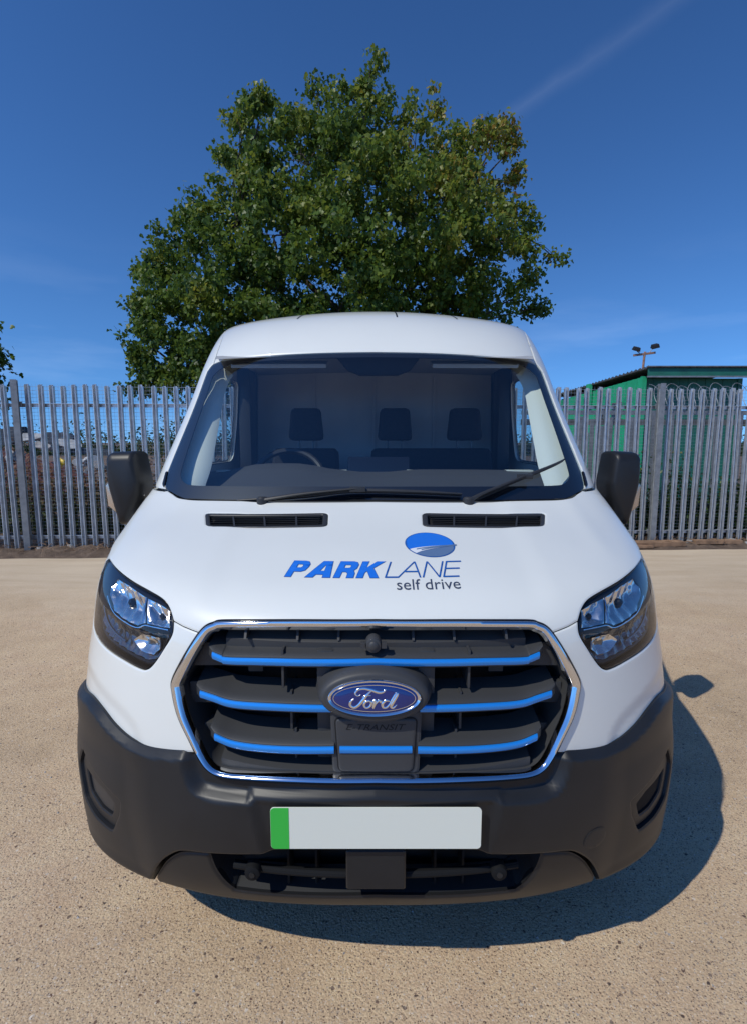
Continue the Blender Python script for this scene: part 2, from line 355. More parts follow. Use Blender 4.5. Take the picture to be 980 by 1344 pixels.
def inset(poly, d):
    p = np.array(poly); a = np.roll(p, 1, 0); b = np.roll(p, -1, 0); area = 0.5*np.sum(p[:, 0]*b[:, 1]-b[:, 0]*p[:, 1])
    def nrm(t): n = np.stack([-t[:, 1], t[:, 0]], -1); return n/np.maximum(np.linalg.norm(n, axis=1, keepdims=True), 1e-9)
    n1, n2 = nrm(p-a), nrm(b-p); m = n1+n2; m /= np.maximum(np.sum(m*m, 1, keepdims=True)/2, 0.6)
    return [tuple(q) for q in p + m*d*(1 if area > 0 else -1)]
def inside(P, poly):
    p = np.array(poly); q = np.roll(p, -1, 0); r = np.zeros(len(P), bool); x, y = P[:, 0], P[:, 1]
    for (x0, y0), (x1, y1) in zip(p, q):
        if y0 == y1: continue
        c = ((y0 > y) != (y1 > y)) & (x < (x1-x0)*(y-y0)/(y1-y0)+x0); r ^= c
    return r
def edist(P, poly, closed=True):
    p = np.array(poly); q = np.roll(p, -1, 0); d = np.full(len(P), 1e9)
    if not closed: p, q = p[:-1], q[:-1]
    for a, b in zip(p, q):
        t = b-a; L = max(t@t, 1e-12); h = np.clip(((P-a)@t)/L, 0, 1); d = np.minimum(d, np.linalg.norm(P-a-h[:, None]*t, axis=1))
    return d
def sdf(P, poly): return np.where(inside(P, poly), 1, -1)*edist(P, poly)
def sm(a, b, x): t = np.clip((x-a)/(b-a), 0, 1); return t*t*(3-2*t)
def panel(name, sh, poly, mat, parent, disp=None, step=.014, off=0.0, flange=.010, holes=(), gap=.0014, roll=(.0022, .006), label=None, vstep=None):
    vstep = vstep or step
    outl = inset(dense(poly, step), gap) if gap else dense(poly, step)
    hs = [inset(dense(h, step*.8), -gap) if gap else dense(h, step*.8) for h in holes]
    allp = [outl]+hs
    A = np.array(outl); u0, v0 = A.min(0); u1, v1 = A.max(0)
    gu, gv = np.meshgrid(np.arange(u0+step/2, u1, step), np.arange(v0+vstep/2, v1, vstep)); G = np.stack([gu.ravel(), gv.ravel()], -1)
    ok = inside(G, outl)
    for h in hs: ok &= ~inside(G, h)
    G = G[ok]; db = np.full(len(G), 1e9)
    for b in allp: db = np.minimum(db, edist(G, b))
    G = G[db > min(step, vstep)*.45]
    # two extra rings just inside the edge carry the rounded rim
    rings = [inset(b, (d if k == 0 else -d)) for k, b in enumerate(allp) for d in (roll[1]*.35, roll[1])] if roll else []
    if roll:
        keep = np.ones(len(G), bool)
        for b in allp: keep &= edist(G, b) > roll[1]*1.5
        G = G[keep]
    vs = []; es = []
    for b in allp:
        k = len(vs); n = len(b); vs += [Vector(q) for q in b]; es += [(k+i, k+(i+1) % n) for i in range(n)]
    for r in rings: vs += [Vector(q) for q in r]
    vs += [Vector(q) for q in G]
    ov, oe, of, _, _, _ = delaunay_2d_cdt(vs, es, [], 0, 1e-6)
    P = np.array([tuple(q) for q in ov]); F = np.array([f for f in of if len(f) == 3])
    c = P[F].mean(1); ok = inside(c, outl)
    for h in hs: ok &= ~inside(c, h)
    F = F[ok]
    a, b, cc = P[F[:, 0]], P[F[:, 1]], P[F[:, 2]]
    ar = (b[:, 0]-a[:, 0])*(cc[:, 1]-a[:, 1])-(b[:, 1]-a[:, 1])*(cc[:, 0]-a[:, 0])
    F = F[np.abs(ar) > 1e-10]; ar = ar[np.abs(ar) > 1e-10]; F[ar < 0] = F[ar < 0][:, ::-1]
    used = np.unique(F); mp = -np.ones(len(P), int); mp[used] = np.arange(len(used)); P = P[used]; F = mp[F]
    def dd(Q):
        d = np.full(len(Q), off, float)
        if disp is not None: d = d + disp(Q)
        if roll:
            e = np.full(len(Q), 1e9)
            for b in allp: e = np.minimum(e, edist(Q, b))
            d = d - roll[0]*(1-np.clip(e/roll[1], 0, 1))**2
        return d
    d0 = dd(P); X = sh.D(P[:, 0], P[:, 1], d0)
    e = 1.5e-3
    du = np.array([e, 0]); dv = np.array([0, e])
    tu = sh.D(P[:, 0]+e, P[:, 1], dd(P+du))-sh.D(P[:, 0]-e, P[:, 1], dd(P-du)); tv = sh.D(P[:, 0], P[:, 1]+e, dd(P+dv))-sh.D(P[:, 0], P[:, 1]-e, dd(P-dv))
    N = np.cross(tu, tv); N /= np.maximum(np.linalg.norm(N, axis=1, keepdims=True), 1e-12)
    # return flange along every free edge
    fs = F.tolist(); cnt = {}
    for f in fs:
        for i in range(3):
            k = (f[i], f[(i+1) % 3]); cnt[k] = 1
    V = [tuple(q) for q in X]; NN = [tuple(q) for q in N]; back = {}
    if flange:
        bN = sh.N(P[:, 0], P[:, 1])
        for (i, j) in list(cnt):
            if (j, i) in cnt: continue
            for k in (i, j):
                if k not in back:
                    back[k] = len(V); V.append(tuple(X[k]-bN[k]*flange)); NN.append(tuple(N[k]))
            fs.append((j, i, back[i], back[j]))
    me = bpy.data.meshes.new(name); me.from_pydata(V, [], fs); me.shade_smooth()
    me.materials.append(mat); nt = len(F)
    # analytic normals on the skin, flat ones on the flange
    ln = []
    for p in me.polygons:
        if p.index < nt:
            ln += [NN[i] for i in p.vertices]
        else: ln += [tuple(p.normal)]*len(p.vertices)
    me.normals_split_custom_set(ln)
    o = link(name, me, parent)
    if label: o['label'] = label
    return o
def sweep(name, pts, frames, prof, mat, parent, closed=True, smooth=True, ang=50):
    """profile (b, n) carried along pts with frames (B, N)"""
    n = len(pts); m = len(prof(0) if callable(prof) else prof); mb = MB(); vs = []
    for i in range(n):
        pr = prof(i) if callable(prof) else prof
        for b, h in pr: vs.append(tuple(np.array(pts[i])+np.array(frames[i][0])*b+np.array(frames[i][1])*h))
    fs = [(i*m+k, i*m+(k+1) % m, ((i+1) % n)*m+(k+1) % m, ((i+1) % n)*m+k) for i in range(n if closed else n-1) for k in range(m)]
    if not closed: fs += [tuple(range(m)), tuple((n-1)*m+k for k in range(m))[::-1]]
    mb.add(vs, fs); return mb.build(name, mat, parent, smooth=smooth, ang=ang)

van = empty('panel_van', (0.006, 1.20, 0))
tag(van, 'white panel van with black bumper and blue striped grille parked facing the camera', 'van')

# ------------------------------------------------------------------ van: panel outlines on the surfaces (u, v), left half
HL_TOP = [(-.90, .985), (-.8134, .9704), (-.7259, .9501), (-.6473, .9293), (-.5751, .9106), (-.5208, .8913), (-.4925, .8668), (-.4737, .8322)]
HL_LOW = [(-.4737, .8322), (-.4742, .7952), (-.4973, .7512), (-.5231, .7096), (-.543, .6898), (-.5692, .6848), (-.6426, .6915), (-.7303, .6973), (-.8251, .7055), (-.90, .715)]
HL_OUT = [(-.90, .715), (-.96, .75), (-1.0, .85), (-.985, .94), (-.90, .985)]
SHUT = [(-.4737, .8322), (-.446, .8221), (-.4203, .8158), (-.398, .8110)]
RING = [(0, .8671), (-.1807, .8632), (-.3346, .8514), (-.3668, .8414), (-.3878, .8264), (-.408, .7939), (-.4389, .7346), (-.4607, .6808), (-.4582, .6491), (-.4399, .5928), (-.4108, .54), (-.384, .4931), (-.3597, .4651), (-.3275, .4544), (-.2675, .4566), (-.1688, .4619), (0, .4662)]
BUMP_TOP = [(-.384, .5105), (-.4654, .4947), (-.5261, .487), (-.5852, .4896), (-.652, .5065), (-.7201, .5275), (-.80, .535), (-.90, .520), (-1.05, .500), (-1.24, .485)]
BUMP_BOT = [(0, .2856), (-.1502, .2792), (-.3593, .2402), (-.415, .2302), (-.452, .2119), (-.5036, .1559), (-.5569, .0626), (-.5779, .0142)]
VAL_TOP = [(-.5655, .0170), (-.5600, .0420), (-.5061, .1369), (-.4608, .1882), (-.4244, .2083), (-.3683, .2226)]
VAL_IN = [(-.3683, .2226), (-.3593, .1572), (-.3326, .0946), (-.2915, .0872), (0, .105)]
VAL_BOT = [(0, .030), (-.3162, .012), (-.458, .004), (-.5655, .003)]
LOBE = [(-.4139, .520), (-.4139, .491), (-.4057, .4468), (-.3869, .4128), (-.3491, .4019), (-.2705, .405)]
HOODBACK = [(-.7938, 1.6065), (-.7448, 1.5853), (-.6584, 1.5458), (-.4804, 1.5511), (0, 1.5646)]
VENT = [(-.5356, 1.4452), (-.1447, 1.4764), (-.1387, 1.3675), (-.5019, 1.3308)]
WS = [(0, .0486), (-.4877, .0413), (-.6697, .0386), (-.7479, .0611), (-.8329, .0922), (-.871, .1768), (-.8750, .5), (-.8727, .8227), (-.8292, .8719), (-.7288, .8978), (-.4598, .9101), (-.2157, .9201), (0, .9237)]
WSIN = [(0, .1154), (-.2398, .1144), (-.6271, .109), (-.690, .115), (-.745, .1531), (-.760, .21), (-.785, .5), (-.790, .7853), (-.748, .8300), (-.6904, .8616), (-.4476, .8804), (-.2135, .8884), (0, .8921)]
REAR = 5.85
wing_in = cr(RING, 6)

# grille ring: where the panels end under the chrome surround (a little inside its outer edge)
ring_full = join(cr(RING, 6), mir(cr(RING, 6))[::-1])
ring_in = inset(ring_full, .008)
def ring_part(v0, v1):
    h = [q for q in ring_in if q[0] <= 1e-6]
    return [q for q in h if v0 <= q[1] <= v1]
M['louvre'] = simple('grey_louvre_plastic', (0.075, 0.082, 0.092), rough=0.4)
# bonnet
top_in = ring_part(.8150, 9)
hood_l = join([q for q in sorted(top_in, key=lambda q: -q[0])], SHUT[::-1], cr(HL_TOP, 5)[::-1], cr([(-.90, .985), (-1.02, 1.08), (-1.09, 1.25), (-1.09, 1.5036), (-.7938, 1.6065)], 5), cr(HOODBACK, 5))
hood_poly = join(hood_l, mir(hood_l)[::-1])
def rrect(q, n=4, r=.22):
    o = []; k = len(q)
    for i in range(k):
        a, b, c = np.array(q[i-1]), np.array(q[i]), np.array(q[(i+1) % k]); L = min(np.linalg.norm(a-b), np.linalg.norm(c-b))*r
        p0 = b+(a-b)/np.linalg.norm(a-b)*L; p2 = b+(c-b)/np.linalg.norm(c-b)*L
        for j in range(n+1): t = j/n; o.append(tuple((1-t)**2*p0+2*t*(1-t)*b+t*t*p2))
    return o
vent_l = rrect(VENT, 4, .2); vent_r = mir(vent_l)
def hood_disp(Q):
    # two soft swages run back from the grille corners, and the bonnet is slightly dished between them
    a = np.abs(Q[:, 0]); return .0045*sm(.36, .44, a)*sm(.80, .95, Q[:, 1])*(1-sm(.95, 1.15, a)) + .0025*np.exp(-((a-.66)/.05)**2)*sm(1.0, 1.2, Q[:, 1])
bonnet = panel('bonnet', NOSE, hood_poly, M['white'], van, step=.018, holes=[inset(vent_l, .003), inset(vent_r, .003)], disp=hood_disp)
for q, sgn in ((vent_l, -1), (vent_r, 1)):
    qi = inset(inset(q, .006), .010)
    vent = panel('air_vent', NOSE, q, M['plastic_smooth'], bonnet, step=.02, holes=[qi], off=.0015, gap=0, flange=.022, roll=(.003, .004))
    panel('vent_backing', NOSE, inset(qi, -.003), M['cavity'], vent, step=.03, off=-.018, gap=0, flange=0, roll=None)
    A = np.array(qi)
    for k in range(1, 6):     # louvre blades
        mb = MB(); row = []
        for uu in np.linspace(A[:, 0].min()+.012, A[:, 0].max()-.012, 24):
            f = k/6; s = (abs(uu)-.145)/(.52-.145); vlo = 1.374+(1.337-1.374)*s; vhi = 1.470+(1.439-1.470)*s
            row.append((uu, vlo+(vhi-vlo)*(.06+.9*f)))
        U = np.array(row); a = NOSE.D(U[:, 0], U[:, 1], np.full(24, -.0015)); b = NOSE.D(U[:, 0], U[:, 1]+.011, np.full(24, -.0085)); c = NOSE.D(U[:, 0], U[:, 1]+.012, np.full(24, -.0065))
        vs = [tuple(p) for p in np.concatenate([a, b, c])]
        fs = [(i, i+1, 24+i+1, 24+i) for i in range(23)] + [(i, i+1, 48+i+1, 48+i) for i in range(23)]
        mb.add(vs, fs).build('louvre', M['louvre'], vent)
    for k in range(1, 4):
        f = k/4; ut = sgn*(.1447+(.5356-.1447)*f); ub = sgn*(.1387+(.5019-.1387)*f); v0, v1 = 1.3675+(1.3308-1.3675)*f, 1.4764+(1.4452-1.4764)*f
        lo = NOSE.D(np.array([ub-.0028, ub+.0028]), np.array([v0+.006]*2), np.array([-.002]*2)); hi = NOSE.D(np.array([ut-.0028, ut+.0028]), np.array([v1-.006]*2), np.array([-.002]*2)); dn = np.array([0, .004, -.016])
        mb = MB(); mb.add([*lo, *hi[::-1], *(lo+dn), *(hi[::-1]+dn)], [(0, 1, 2, 3), (0, 1, 5, 4), (1, 2, 6, 5), (2, 3, 7, 6), (3, 0, 4, 7)]); mb.build('divider', M['plastic_smooth'], vent)

# front wings (white corner panels round the headlights)
side_in = sorted(ring_part(.495, .8145), key=lambda q: -q[1])
wing_l = join([(-.398, .8110)], side_in, cr([(q[0], q[1]-.006) for q in BUMP_TOP], 5), [(-1.30, .50)],
              [(NOSE.u_at(1.02, .50)-.40, .56)], [(-NOSE.u_at(.70, .60), .60)])
# wing outline: along the bumper, out to the wheel arch, up to the bonnet edge, back along the lamp
def arch_pts():
    o = []
    for a in np.linspace(R(172), R(20), 16):
        y = 1.02+.415*math.cos(a); z = .37+.415*math.sin(a); v = NOSE.v_at(z); o.append((-float(NOSE.u_at(y, v)), v))
    return o
AR = arch_pts()
vt = NOSE.v_at(1.352)
wing_l = join([(-.398, .8110)], side_in, cr([(q[0], q[1]-.006) for q in BUMP_TOP], 5)[:-1], [q for q in AR if q[1] > .50],
              [(-float(NOSE.u_at(1.46, .62)), .62), (-float(NOSE.u_at(1.46, vt)), vt), (-float(NOSE.u_at(1.16, vt)), vt), (-.7938, 1.6065)],
              cr([(-.7938, 1.6065), (-1.09, 1.5036), (-1.09, 1.25), (-1.02, 1.08), (-.90, .985)], 5), cr(HL_OUT, 5)[::-1], cr(HL_LOW, 5)[::-1], SHUT)
CREASE = cr([(-.93, .60), (-.8356, .6003), (-.6501, .5681), (-.5707, .533), (-.5409, .4816), (-.535, .44)], 6)
def wing_disp(Q):
    Q = np.stack([-np.abs(Q[:, 0]), Q[:, 1]], -1)
    d = edist(Q, CREASE, closed=False); below = inside(Q, CREASE+[(-1.3, .44), (-1.3, .60)])
    w = np.where(below, d, -d)
    return -.0055*sm(-.014, .034, w)*(1-sm(.9, 1.1, -Q[:, 0]))
for s in (0, 1):
    panel('front_wing', NOSE, mir(wing_l) if s else wing_l, M['white'], van, step=.0125, disp=wing_disp)

# bumper
PADL = [(-.2705, .405), (-.2573, .4131), (0, .4293)]
upper_l = cr(LOBE, 5) + PADL[1:]
upper = join(upper_l, mir(upper_l)[::-1], [(.4139, .60), (-.4139, .60)])
pad_l = [(0, .4293), (-.2573, .4131), (-.2338, .2732), (-.2250, .22)]
padp = join(pad_l, mir(pad_l)[::-1])
FOG = [(-.6155, .300), (-.6291, .2533), (-.6791, .175), (-.7704, .178), (-.87, .20), (-.90, .30), (-.84, .365)]
FOGI = [(-.7037, .285), (-.6624, .2644), (-.6878, .2146), (-.7438, .2138), (-.82, .235), (-.84, .30)]
bump_l = join(sorted(ring_part(0, .5104), key=lambda q: -q[0]), cr(BUMP_TOP, 5), [(-1.24, .485), (-1.26, .30), (-1.22, .10), (-1.10, .030), (-.80, .012), (-.5779, .0080)], cr(BUMP_BOT, 5)[::-1])
bump_poly = join(bump_l, mir(bump_l)[::-1])
FOGs, FOGIs = rrect(FOG, 3, .15), rrect(FOGI, 3, .15)
TOPL = cr(BUMP_TOP, 5)
def bump_disp(Q):
    S = np.stack([-np.abs(Q[:, 0]), Q[:, 1]], -1)
    d = np.full(len(Q), .020)
    d -= .030*sm(-.010, .022, sdf(S, upper))
    d -= .013*sm(-.012, .016, sdf(S, padp))
    d -= .016*(1-sm(0, .022, edist(S, TOPL, closed=False)))
    # soft vertical break where the corner turns back
    d -= .010*sm(.50, .60, np.abs(Q[:, 0]))*(1-sm(.40, .50, Q[:, 1]))*sm(.0, .1, Q[:, 1])
    # lower edge tucks under
    d -= .018*(1-sm(0.0, .06, Q[:, 1]))
    return d
bumper = panel('bumper', NOSE, bump_poly, M['plastic'], van, step=.0085, holes=[FOGs, mir(FOGs)], disp=bump_disp, gap=0, flange=.05, roll=(.004, .007))
for s in (0, 1):
    f = mir if s else (lambda q: list(q))
    fb = panel('fog_lamp_bezel', NOSE, f(inset(FOGs, .0015)), M['plastic'], bumper, step=.008, disp=bump_disp, off=-.012, gap=0, flange=.02, roll=(.004, .006), holes=[f(FOGIs)])
    panel('fog_lamp_blank', NOSE, f(inset(FOGIs, .0012)), M['plastic_smooth'] if not s else M['intake'], fb, step=.008, disp=bump_disp, off=-.020, gap=0, flange=.01, roll=(.004, .006))  # right blank is darker and matt, its shaded look put into the colour
# tow-eye cover on one side only
C = [(.4948+.032*math.cos(a), .2458+.032*math.sin(a)) for a in np.linspace(0, 2*math.pi, 25)[:-1]]
panel('towing_eye_cover', NOSE, C, M['plastic'], bumper, step=.01, disp=bump_disp, off=.0022, gap=0, flange=.003, roll=(.001, .002))
val_l = join(cr(VAL_IN[::-1], 5), cr(VAL_TOP[::-1], 5), VAL_BOT[::-1])
val_poly = join(val_l, mir(val_l)[::-1])
def val_disp(Q):
    return .010*(1-sm(.36, .42, np.abs(Q[:, 0])))*0 + .004 - .010*(1-sm(.0, .022, Q[:, 1]))
valance = panel('lower_valance', NOSE, val_poly, M['plastic'], bumper, step=.010, disp=val_disp, gap=.0025, flange=.075, roll=(.006, .010))
# lower intake: dark box, floor, bar with two end caps, and the black tab under the plate
mb = MB(); mb.box((0, .19, .43), (.98, .02, .26)); mb.build('intake_backing', M['cavity'], bumper)
for x in (-.60, .60): mb = MB(); mb.box((x, .245, .415), (.34, .02, .29), rot=(0, 0, R(24 if x > 0 else -24))); mb.build('intake_side_blocker', M['cavity'], bumper)  # dark boxes added to block bright ground showing through the gaps
lipc = cr(VAL_IN[1:], 8); lipc = np.array(lipc+mir(lipc)[::-1][1:]); a = NOSE.D(lipc[:, 0], lipc[:, 1], val_disp(lipc)-.004); b = a.copy(); b[:, 1] = a[:, 1]+.05; b[:, 2] += .006; c = b.copy(); c[:, 1] = .21; c[:, 2] += .004; n = len(a)
mb = MB(); mb.add([*a, *b, *c], [(j*n+i, j*n+i+1, (j+1)*n+i+1, (j+1)*n+i) for j in (0, 1) for i in range(n-1)]); mb.build('intake_floor', M['intake'], bumper, smooth=True)
mb = MB(); mb.box((0, .115, .528), (.86, .12, .010)); mb.build('intake_roof', M['intake'], bumper)
pts = []
U = np.linspace(-.318, .318, 40); Pn = NOSE.P(U, np.full(40, .188)); 
pts = [(p[0], p[1]+.012, .434) for p in Pn]
mb = MB(); mb.tube(pts, .0115, 10, sq=.9); mb.tube([(p[0], p[1]-.004, p[2]+.007) for p in pts], .004, 6); bar = mb.build('intake_bar', M['intake'], bumper, smooth=True)
for s in (-1, 1):
    mb = MB(); mb.lathe([(.0, .021), (.012, .021), (.019, .018), (.0205, .013), (.0205, -.012)], 24, 'Y', (s*.320, .068, .437)); cap = mb.build('end_cap', M['intake'], bar, smooth=True)
    mb = MB(); mb.lathe([(.0055, .0235), (.0075, .0235), (.0080, .020)], 16, 'Y', (s*.320, .068, .437)); mb.build('cap_slot', M['plastic'], bar, smooth=True)
for x in (-.16, -.235, .16, .235):
    mb = MB(); mb.box((x, .145, .44), (.006, .08, .16)); mb.build('intake_rib', M['intake'], bumper)
mb = MB(); mb.box((0, .056, .466), (.152, .055, .112)); mb.build('plate_bracket', M['plastic'], bumper, smooth=True, bevel=.010, seg=3)

# number plate (left blank in the picture) with its green band
def plate(x0, x1, z0, z1, y0, y1, r, corners):
    o = []
    for (cx, cz, a0, on) in ((x1-r, z1-r, 0, corners[0]), (x0+r, z1-r, 90, corners[1]), (x0+r, z0+r, 180, corners[2]), (x1-r, z0+r, 270, corners[3])):
        if on: o += [(cx+r*math.cos(R(a0+t)), 0, cz+r*math.sin(R(a0+t))) for t in range(0, 91, 18)]
        else: o.append((cx+(r if a0 in (0, 270) else -r), 0, cz+(r if a0 in (0, 90) else -r)))
    mb = MB(); mb.prism(o, (0, y0, 0), (0, y1, 0)); return mb
np_ = plate(-.260, .260, .545, .656, .0105, .0075, .010, (1, 1, 1, 1)).build('number_plate', M['plate'], bumper)
plate(-.2595, -.2145, .5455, .6555, .0075, .0067, .010, (0, 1, 1, 0)).build('green_band', M['plate_green'], np_)

# ------------------------------------------------------------------ van: grille
grille = empty('grille'); grille.parent = van
RP = dense(ring_full, .012); RP = np.array(RP); nR = len(RP)
pos = NOSE.P(RP[:, 0], RP[:, 1]); nor = NOSE.N(RP[:, 0], RP[:, 1])
tan = np.roll(pos, -1, 0)-np.roll(pos, 1, 0); tan /= np.linalg.norm(tan, axis=1, keepdims=True)
bi = np.cross(tan, nor); cen = pos.mean(0)
if np.mean(np.sum(bi*(cen-pos), 1)) < 0: bi = -bi           # B points inwards
# smooth the frames round the corners
for _ in range(3): bi = (np.roll(bi, 1, 0)+2*bi+np.roll(bi, -1, 0)); bi /= np.linalg.norm(bi, axis=1, keepdims=True)
wd = np.interp(RP[:, 1], [.45, .50, .60, .70, .80, .867], [.014, .018, .025, .027, .022, .018])
def ring_prof(i):
    w = wd[i]; return [(.003, -.012), (.003, .006), (.006, .0115), (w*.5, .013), (w*.85, .010), (w, .003), (w+.001, -.012)]
sweep('chrome_surround', pos, list(zip(bi, nor)), ring_prof, M['chrome'], grille)
sweep('outer_gasket', pos, list(zip(bi, nor)), [(-.0035, -.012), (-.0035, .004), (.0005, .0068), (.004, .004), (.004, -.012)], M['gloss_black'], grille)
# dark funnel behind the ring and its back plate
inn = pos+bi*(wd[:, None]-.001); bk = inn+bi*.016; bk[:, 1] = inn[:, 1]+.125
mb = MB(); lo = inn-nor*.008
mb.add([*lo, *bk], [(i, (i+1) % nR, nR+(i+1) % nR, nR+i) for i in range(nR)]); mb.build('grille_funnel', M['grille'], grille, smooth=True)
mb = MB(); mb.add([*bk], [tuple(range(nR))]); mb.build('grille_backing', M['cavity'], grille)
def onnose(u, v, d=0.): return NOSE.D(np.atleast_1d(np.asarray(u, float)), np.atleast_1d(np.asarray(v, float)), np.zeros(np.size(u))+d)
def slat(curve, name='slat', top=.034, depth=.095, ends=(True, True), blue=True, ext=.016):
    c = np.array(curve); P = onnose(c[:, 0], c[:, 1], -.008)
    fr = [(np.array([0, 1., 0]), np.array([0, 0, 1.])) for _ in P]
    body = P.copy()
    if ext:
        if ends[0]: body = np.concatenate([[P[0]+(P[0]-P[1])/np.linalg.norm(P[0]-P[1])*ext+np.array([0, .012, .002])], body])
        if ends[1]: body = np.concatenate([body, [P[-1]+(P[-1]-P[-2])/np.linalg.norm(P[-1]-P[-2])*ext+np.array([0, .012, .002])]])
    frb = [fr[0]]*len(body)
    prof = [(.010, -.0145), (.003, -.0145), (0, -.012), (0, .0115), (.004, .0145), (.020, .0190), (depth, top), (depth, top-.012), (.03, -.006)]
    s = sweep(name, body, frb, prof, M['grille'], grille, closed=False, ang=45)
    if blue:
        sweep('blue_strip', P, fr, [(.002, -.0094), (-.0035, -.0084), (-.0065, -.002), (-.0065, .003), (-.0035, .0084), (.002, .0094)], M['blue'], s, closed=False, ang=40)
    return s
S1 = [(-.3674, .7585), (-.345, .7520), (-.3279, .7493), (-.2215, .7568), (0, .764)]
S2 = [(-.3924, .6551), (-.358, .6492), (-.3124, .6413), (-.2181, .6445), (-.0946, .648)]
S3 = [(-.3523, .5502), (-.3041, .5379), (-.2194, .5371), (-.0889, .5439)]
s1 = cr(S1, 7); slat(s1+mir(s1)[::-1][1:])
s2 = cr(S2, 6); slat(s2, ends=(True, False)); slat(mir(s2)[::-1], ends=(False, True))
s3 = cr(S3, 6); slat(s3, ends=(True, False)); slat(mir(s3)[::-1], ends=(False, True))
# lower sill of the opening, upper shelf with ribs, blanking blocks beside the openings, vertical ribs
def block(x0, x1, z0, z1, y0, y1, name, mat='grille', bev=.004):
    mb = MB(); mb.box(((x0+x1)/2, (y0+y1)/2, (z0+z1)/2), (abs(x1-x0), abs(y1-y0), abs(z1-z0))); return mb.build(name, M[mat], grille, smooth=True, bevel=bev)
shelf = cr([(-.350, .806), (-.30, .809), (0, .815)], 8); sh_ = onnose([q[0] for q in shelf+mir(shelf)[::-1][1:]], [q[1] for q in shelf+mir(shelf)[::-1][1:]], -.035)
sweep('upper_shelf', sh_, [(np.array([0, 1., 0]), np.array([0, 0, 1.]))]*len(sh_), [(0, -.060), (0, 0), (.004, .003), (.06, .030), (.06, -.060)], M['grille'], grille, closed=False, ang=40)
for x in (-.335, -.20, -.095, .095, .20, .335):
    y = .105+.10*x*x; mb = MB(); mb.prism([(0, y-.002, 1.048), (0, y+.05, 1.048), (0, y+.05, 1.088), (0, y+.026, 1.088)], (x-.003, 0, 0), (x+.003, 0, 0)); mb.build('shelf_rib', M['grille'], grille)
for s in (-1, 1):
    block(s*.345, s*.50, .955, 1.02, .165, .20, 'blanking_block'); block(s*.325, s*.50, .85, .91, .165, .20, 'blanking_block'); block(s*.31, s*.47, .755, .80, .150, .20, 'blanking_block')
    block(s*.30, s*.34, .94, 1.0, .16, .20, 'blanking_block')
    for z0, z1, xs in ((.93, 1.03, (.235,)), (.82, .92, (.215,)), (.735, .82, (.205,))):
        for x in xs: block(s*x-.003, s*x+.003, z0, z1, .085, .185, 'vertical_rib', bev=.001)
    block(s*.105, s*.150, .73, 1.03, .085, .20, 'centre_cheek', bev=.012)
sill = cr([(-.340, .4920), (-.20, .4830), (0, .4850)], 8); pp = onnose([q[0] for q in sill+mir(sill)[::-1][1:]], [q[1] for q in sill+mir(sill)[::-1][1:]], -.018)
sweep('lower_sill', pp, [(np.array([0, 1., 0]), np.array([0, 0, 1.]))]*len(pp), [(0, -.02), (0, .000), (.06, .016), (.10, .018), (.10, -.02)], M['grille'], grille, closed=False, ang=30)
# centre panel carrying the badge
cp = rrect([(-.102, .705), (.102, .705), (.092, .478), (-.092, .478)], 3, .08)
panel('badge_carrier', NOSE, cp, M['grille'], grille, step=.02, off=-.014, gap=0, flange=.05, roll=(.003, .006))
lp = rrect([(-.0868, .6215), (.0868, .6215), (.0780, .4880), (-.0780, .4880)], 4, .09)
hatch = panel('hatch_panel', NOSE, lp, M['grille'], grille, step=.012, off=-.0085, gap=0, flange=.005, roll=(.0025, .004))
panel('hatch_gap', NOSE, inset(lp, -.003), M['cavity'], hatch, step=.03, off=-.0125, gap=0, flange=0, roll=None)
cs = [(-.0765, .5452), (0, .5460), (.0765, .5452)]; P = onnose(*np.array(cr(cs, 8)).T, -.008)
fr = [(np.array([0, 1., 0]), np.array([0, 0, 1.]))]*len(P)
sweep('hatch_rail', P, fr, [(.010, -.014), (0, -.011), (0, .010), (.012, .014)], M['grille'], hatch, closed=False)
sweep('blue_strip', P, fr, [(.002, -.0094), (-.0035, -.0084), (-.0065, -.002), (-.0065, .003), (-.0035, .0084), (.002, .0094)], M['blue'], hatch, closed=False, ang=40)
# badge: dome, chrome rims, enamel oval, script
BC = np.array([-.004, .034, .934]); bn = NOSE.N(np.array([0.]), np.array([.687]))[0]; bn = np.array([0, bn[1], bn[2]]); bn /= np.linalg.norm(bn); bx = np.array([1., 0, 0]); bz = np.cross(bn, bx); bz = bz if bz[2] > 0 else -bz
def oval(rx, rz, h, n=48): return [BC+bx*rx*math.cos(2*math.pi*k/n)+bz*rz*math.sin(2*math.pi*k/n)+bn*h for k in range(n)]
def rings(rs, cap=True):
    mb = MB(); n = 48; vs = []
    for rx, rz, h in rs: vs += oval(rx, rz, h)
    fs = [(i*n+k, i*n+(k+1) % n, (i+1)*n+(k+1) % n, (i+1)*n+k) for i in range(len(rs)-1) for k in range(n)]
    if cap: fs.append(tuple((len(rs)-1)*n+k for k in range(n)))
    return mb.add(vs, fs)
badge = rings([(.150, .090, -.075), (.142, .076, -.030), (.136, .068, -.008), (.130, .060, .008), (.121, .052, .013), (.114, .046, .012)]).build('badge_housing', M['grille'], grille, smooth=True, ang=60)
rings([(.1135, .0455, .010), (.1130, .0450, .018), (.1105, .0425, .0205), (.1050, .0375, .0185), (.1040, .0365, .0165)], False).build('badge_rim', M['chrome'], badge, smooth=True, ang=60)
rings([(.1045, .0370, .0160), (.100, .033, .0178), (.06, .02, .0192), (.02, .007, .0195)]).build('badge_enamel', M['badge_blue'], badge, smooth=True, ang=60)
mb = rings([(.1000, .0330, .0172), (.0995, .0325, .0186), (.0980, .0310, .0186), (.0975, .0305, .0176)], False); mb.build('badge_pinstripe', M['chrome'], badge, smooth=True, ang=60)
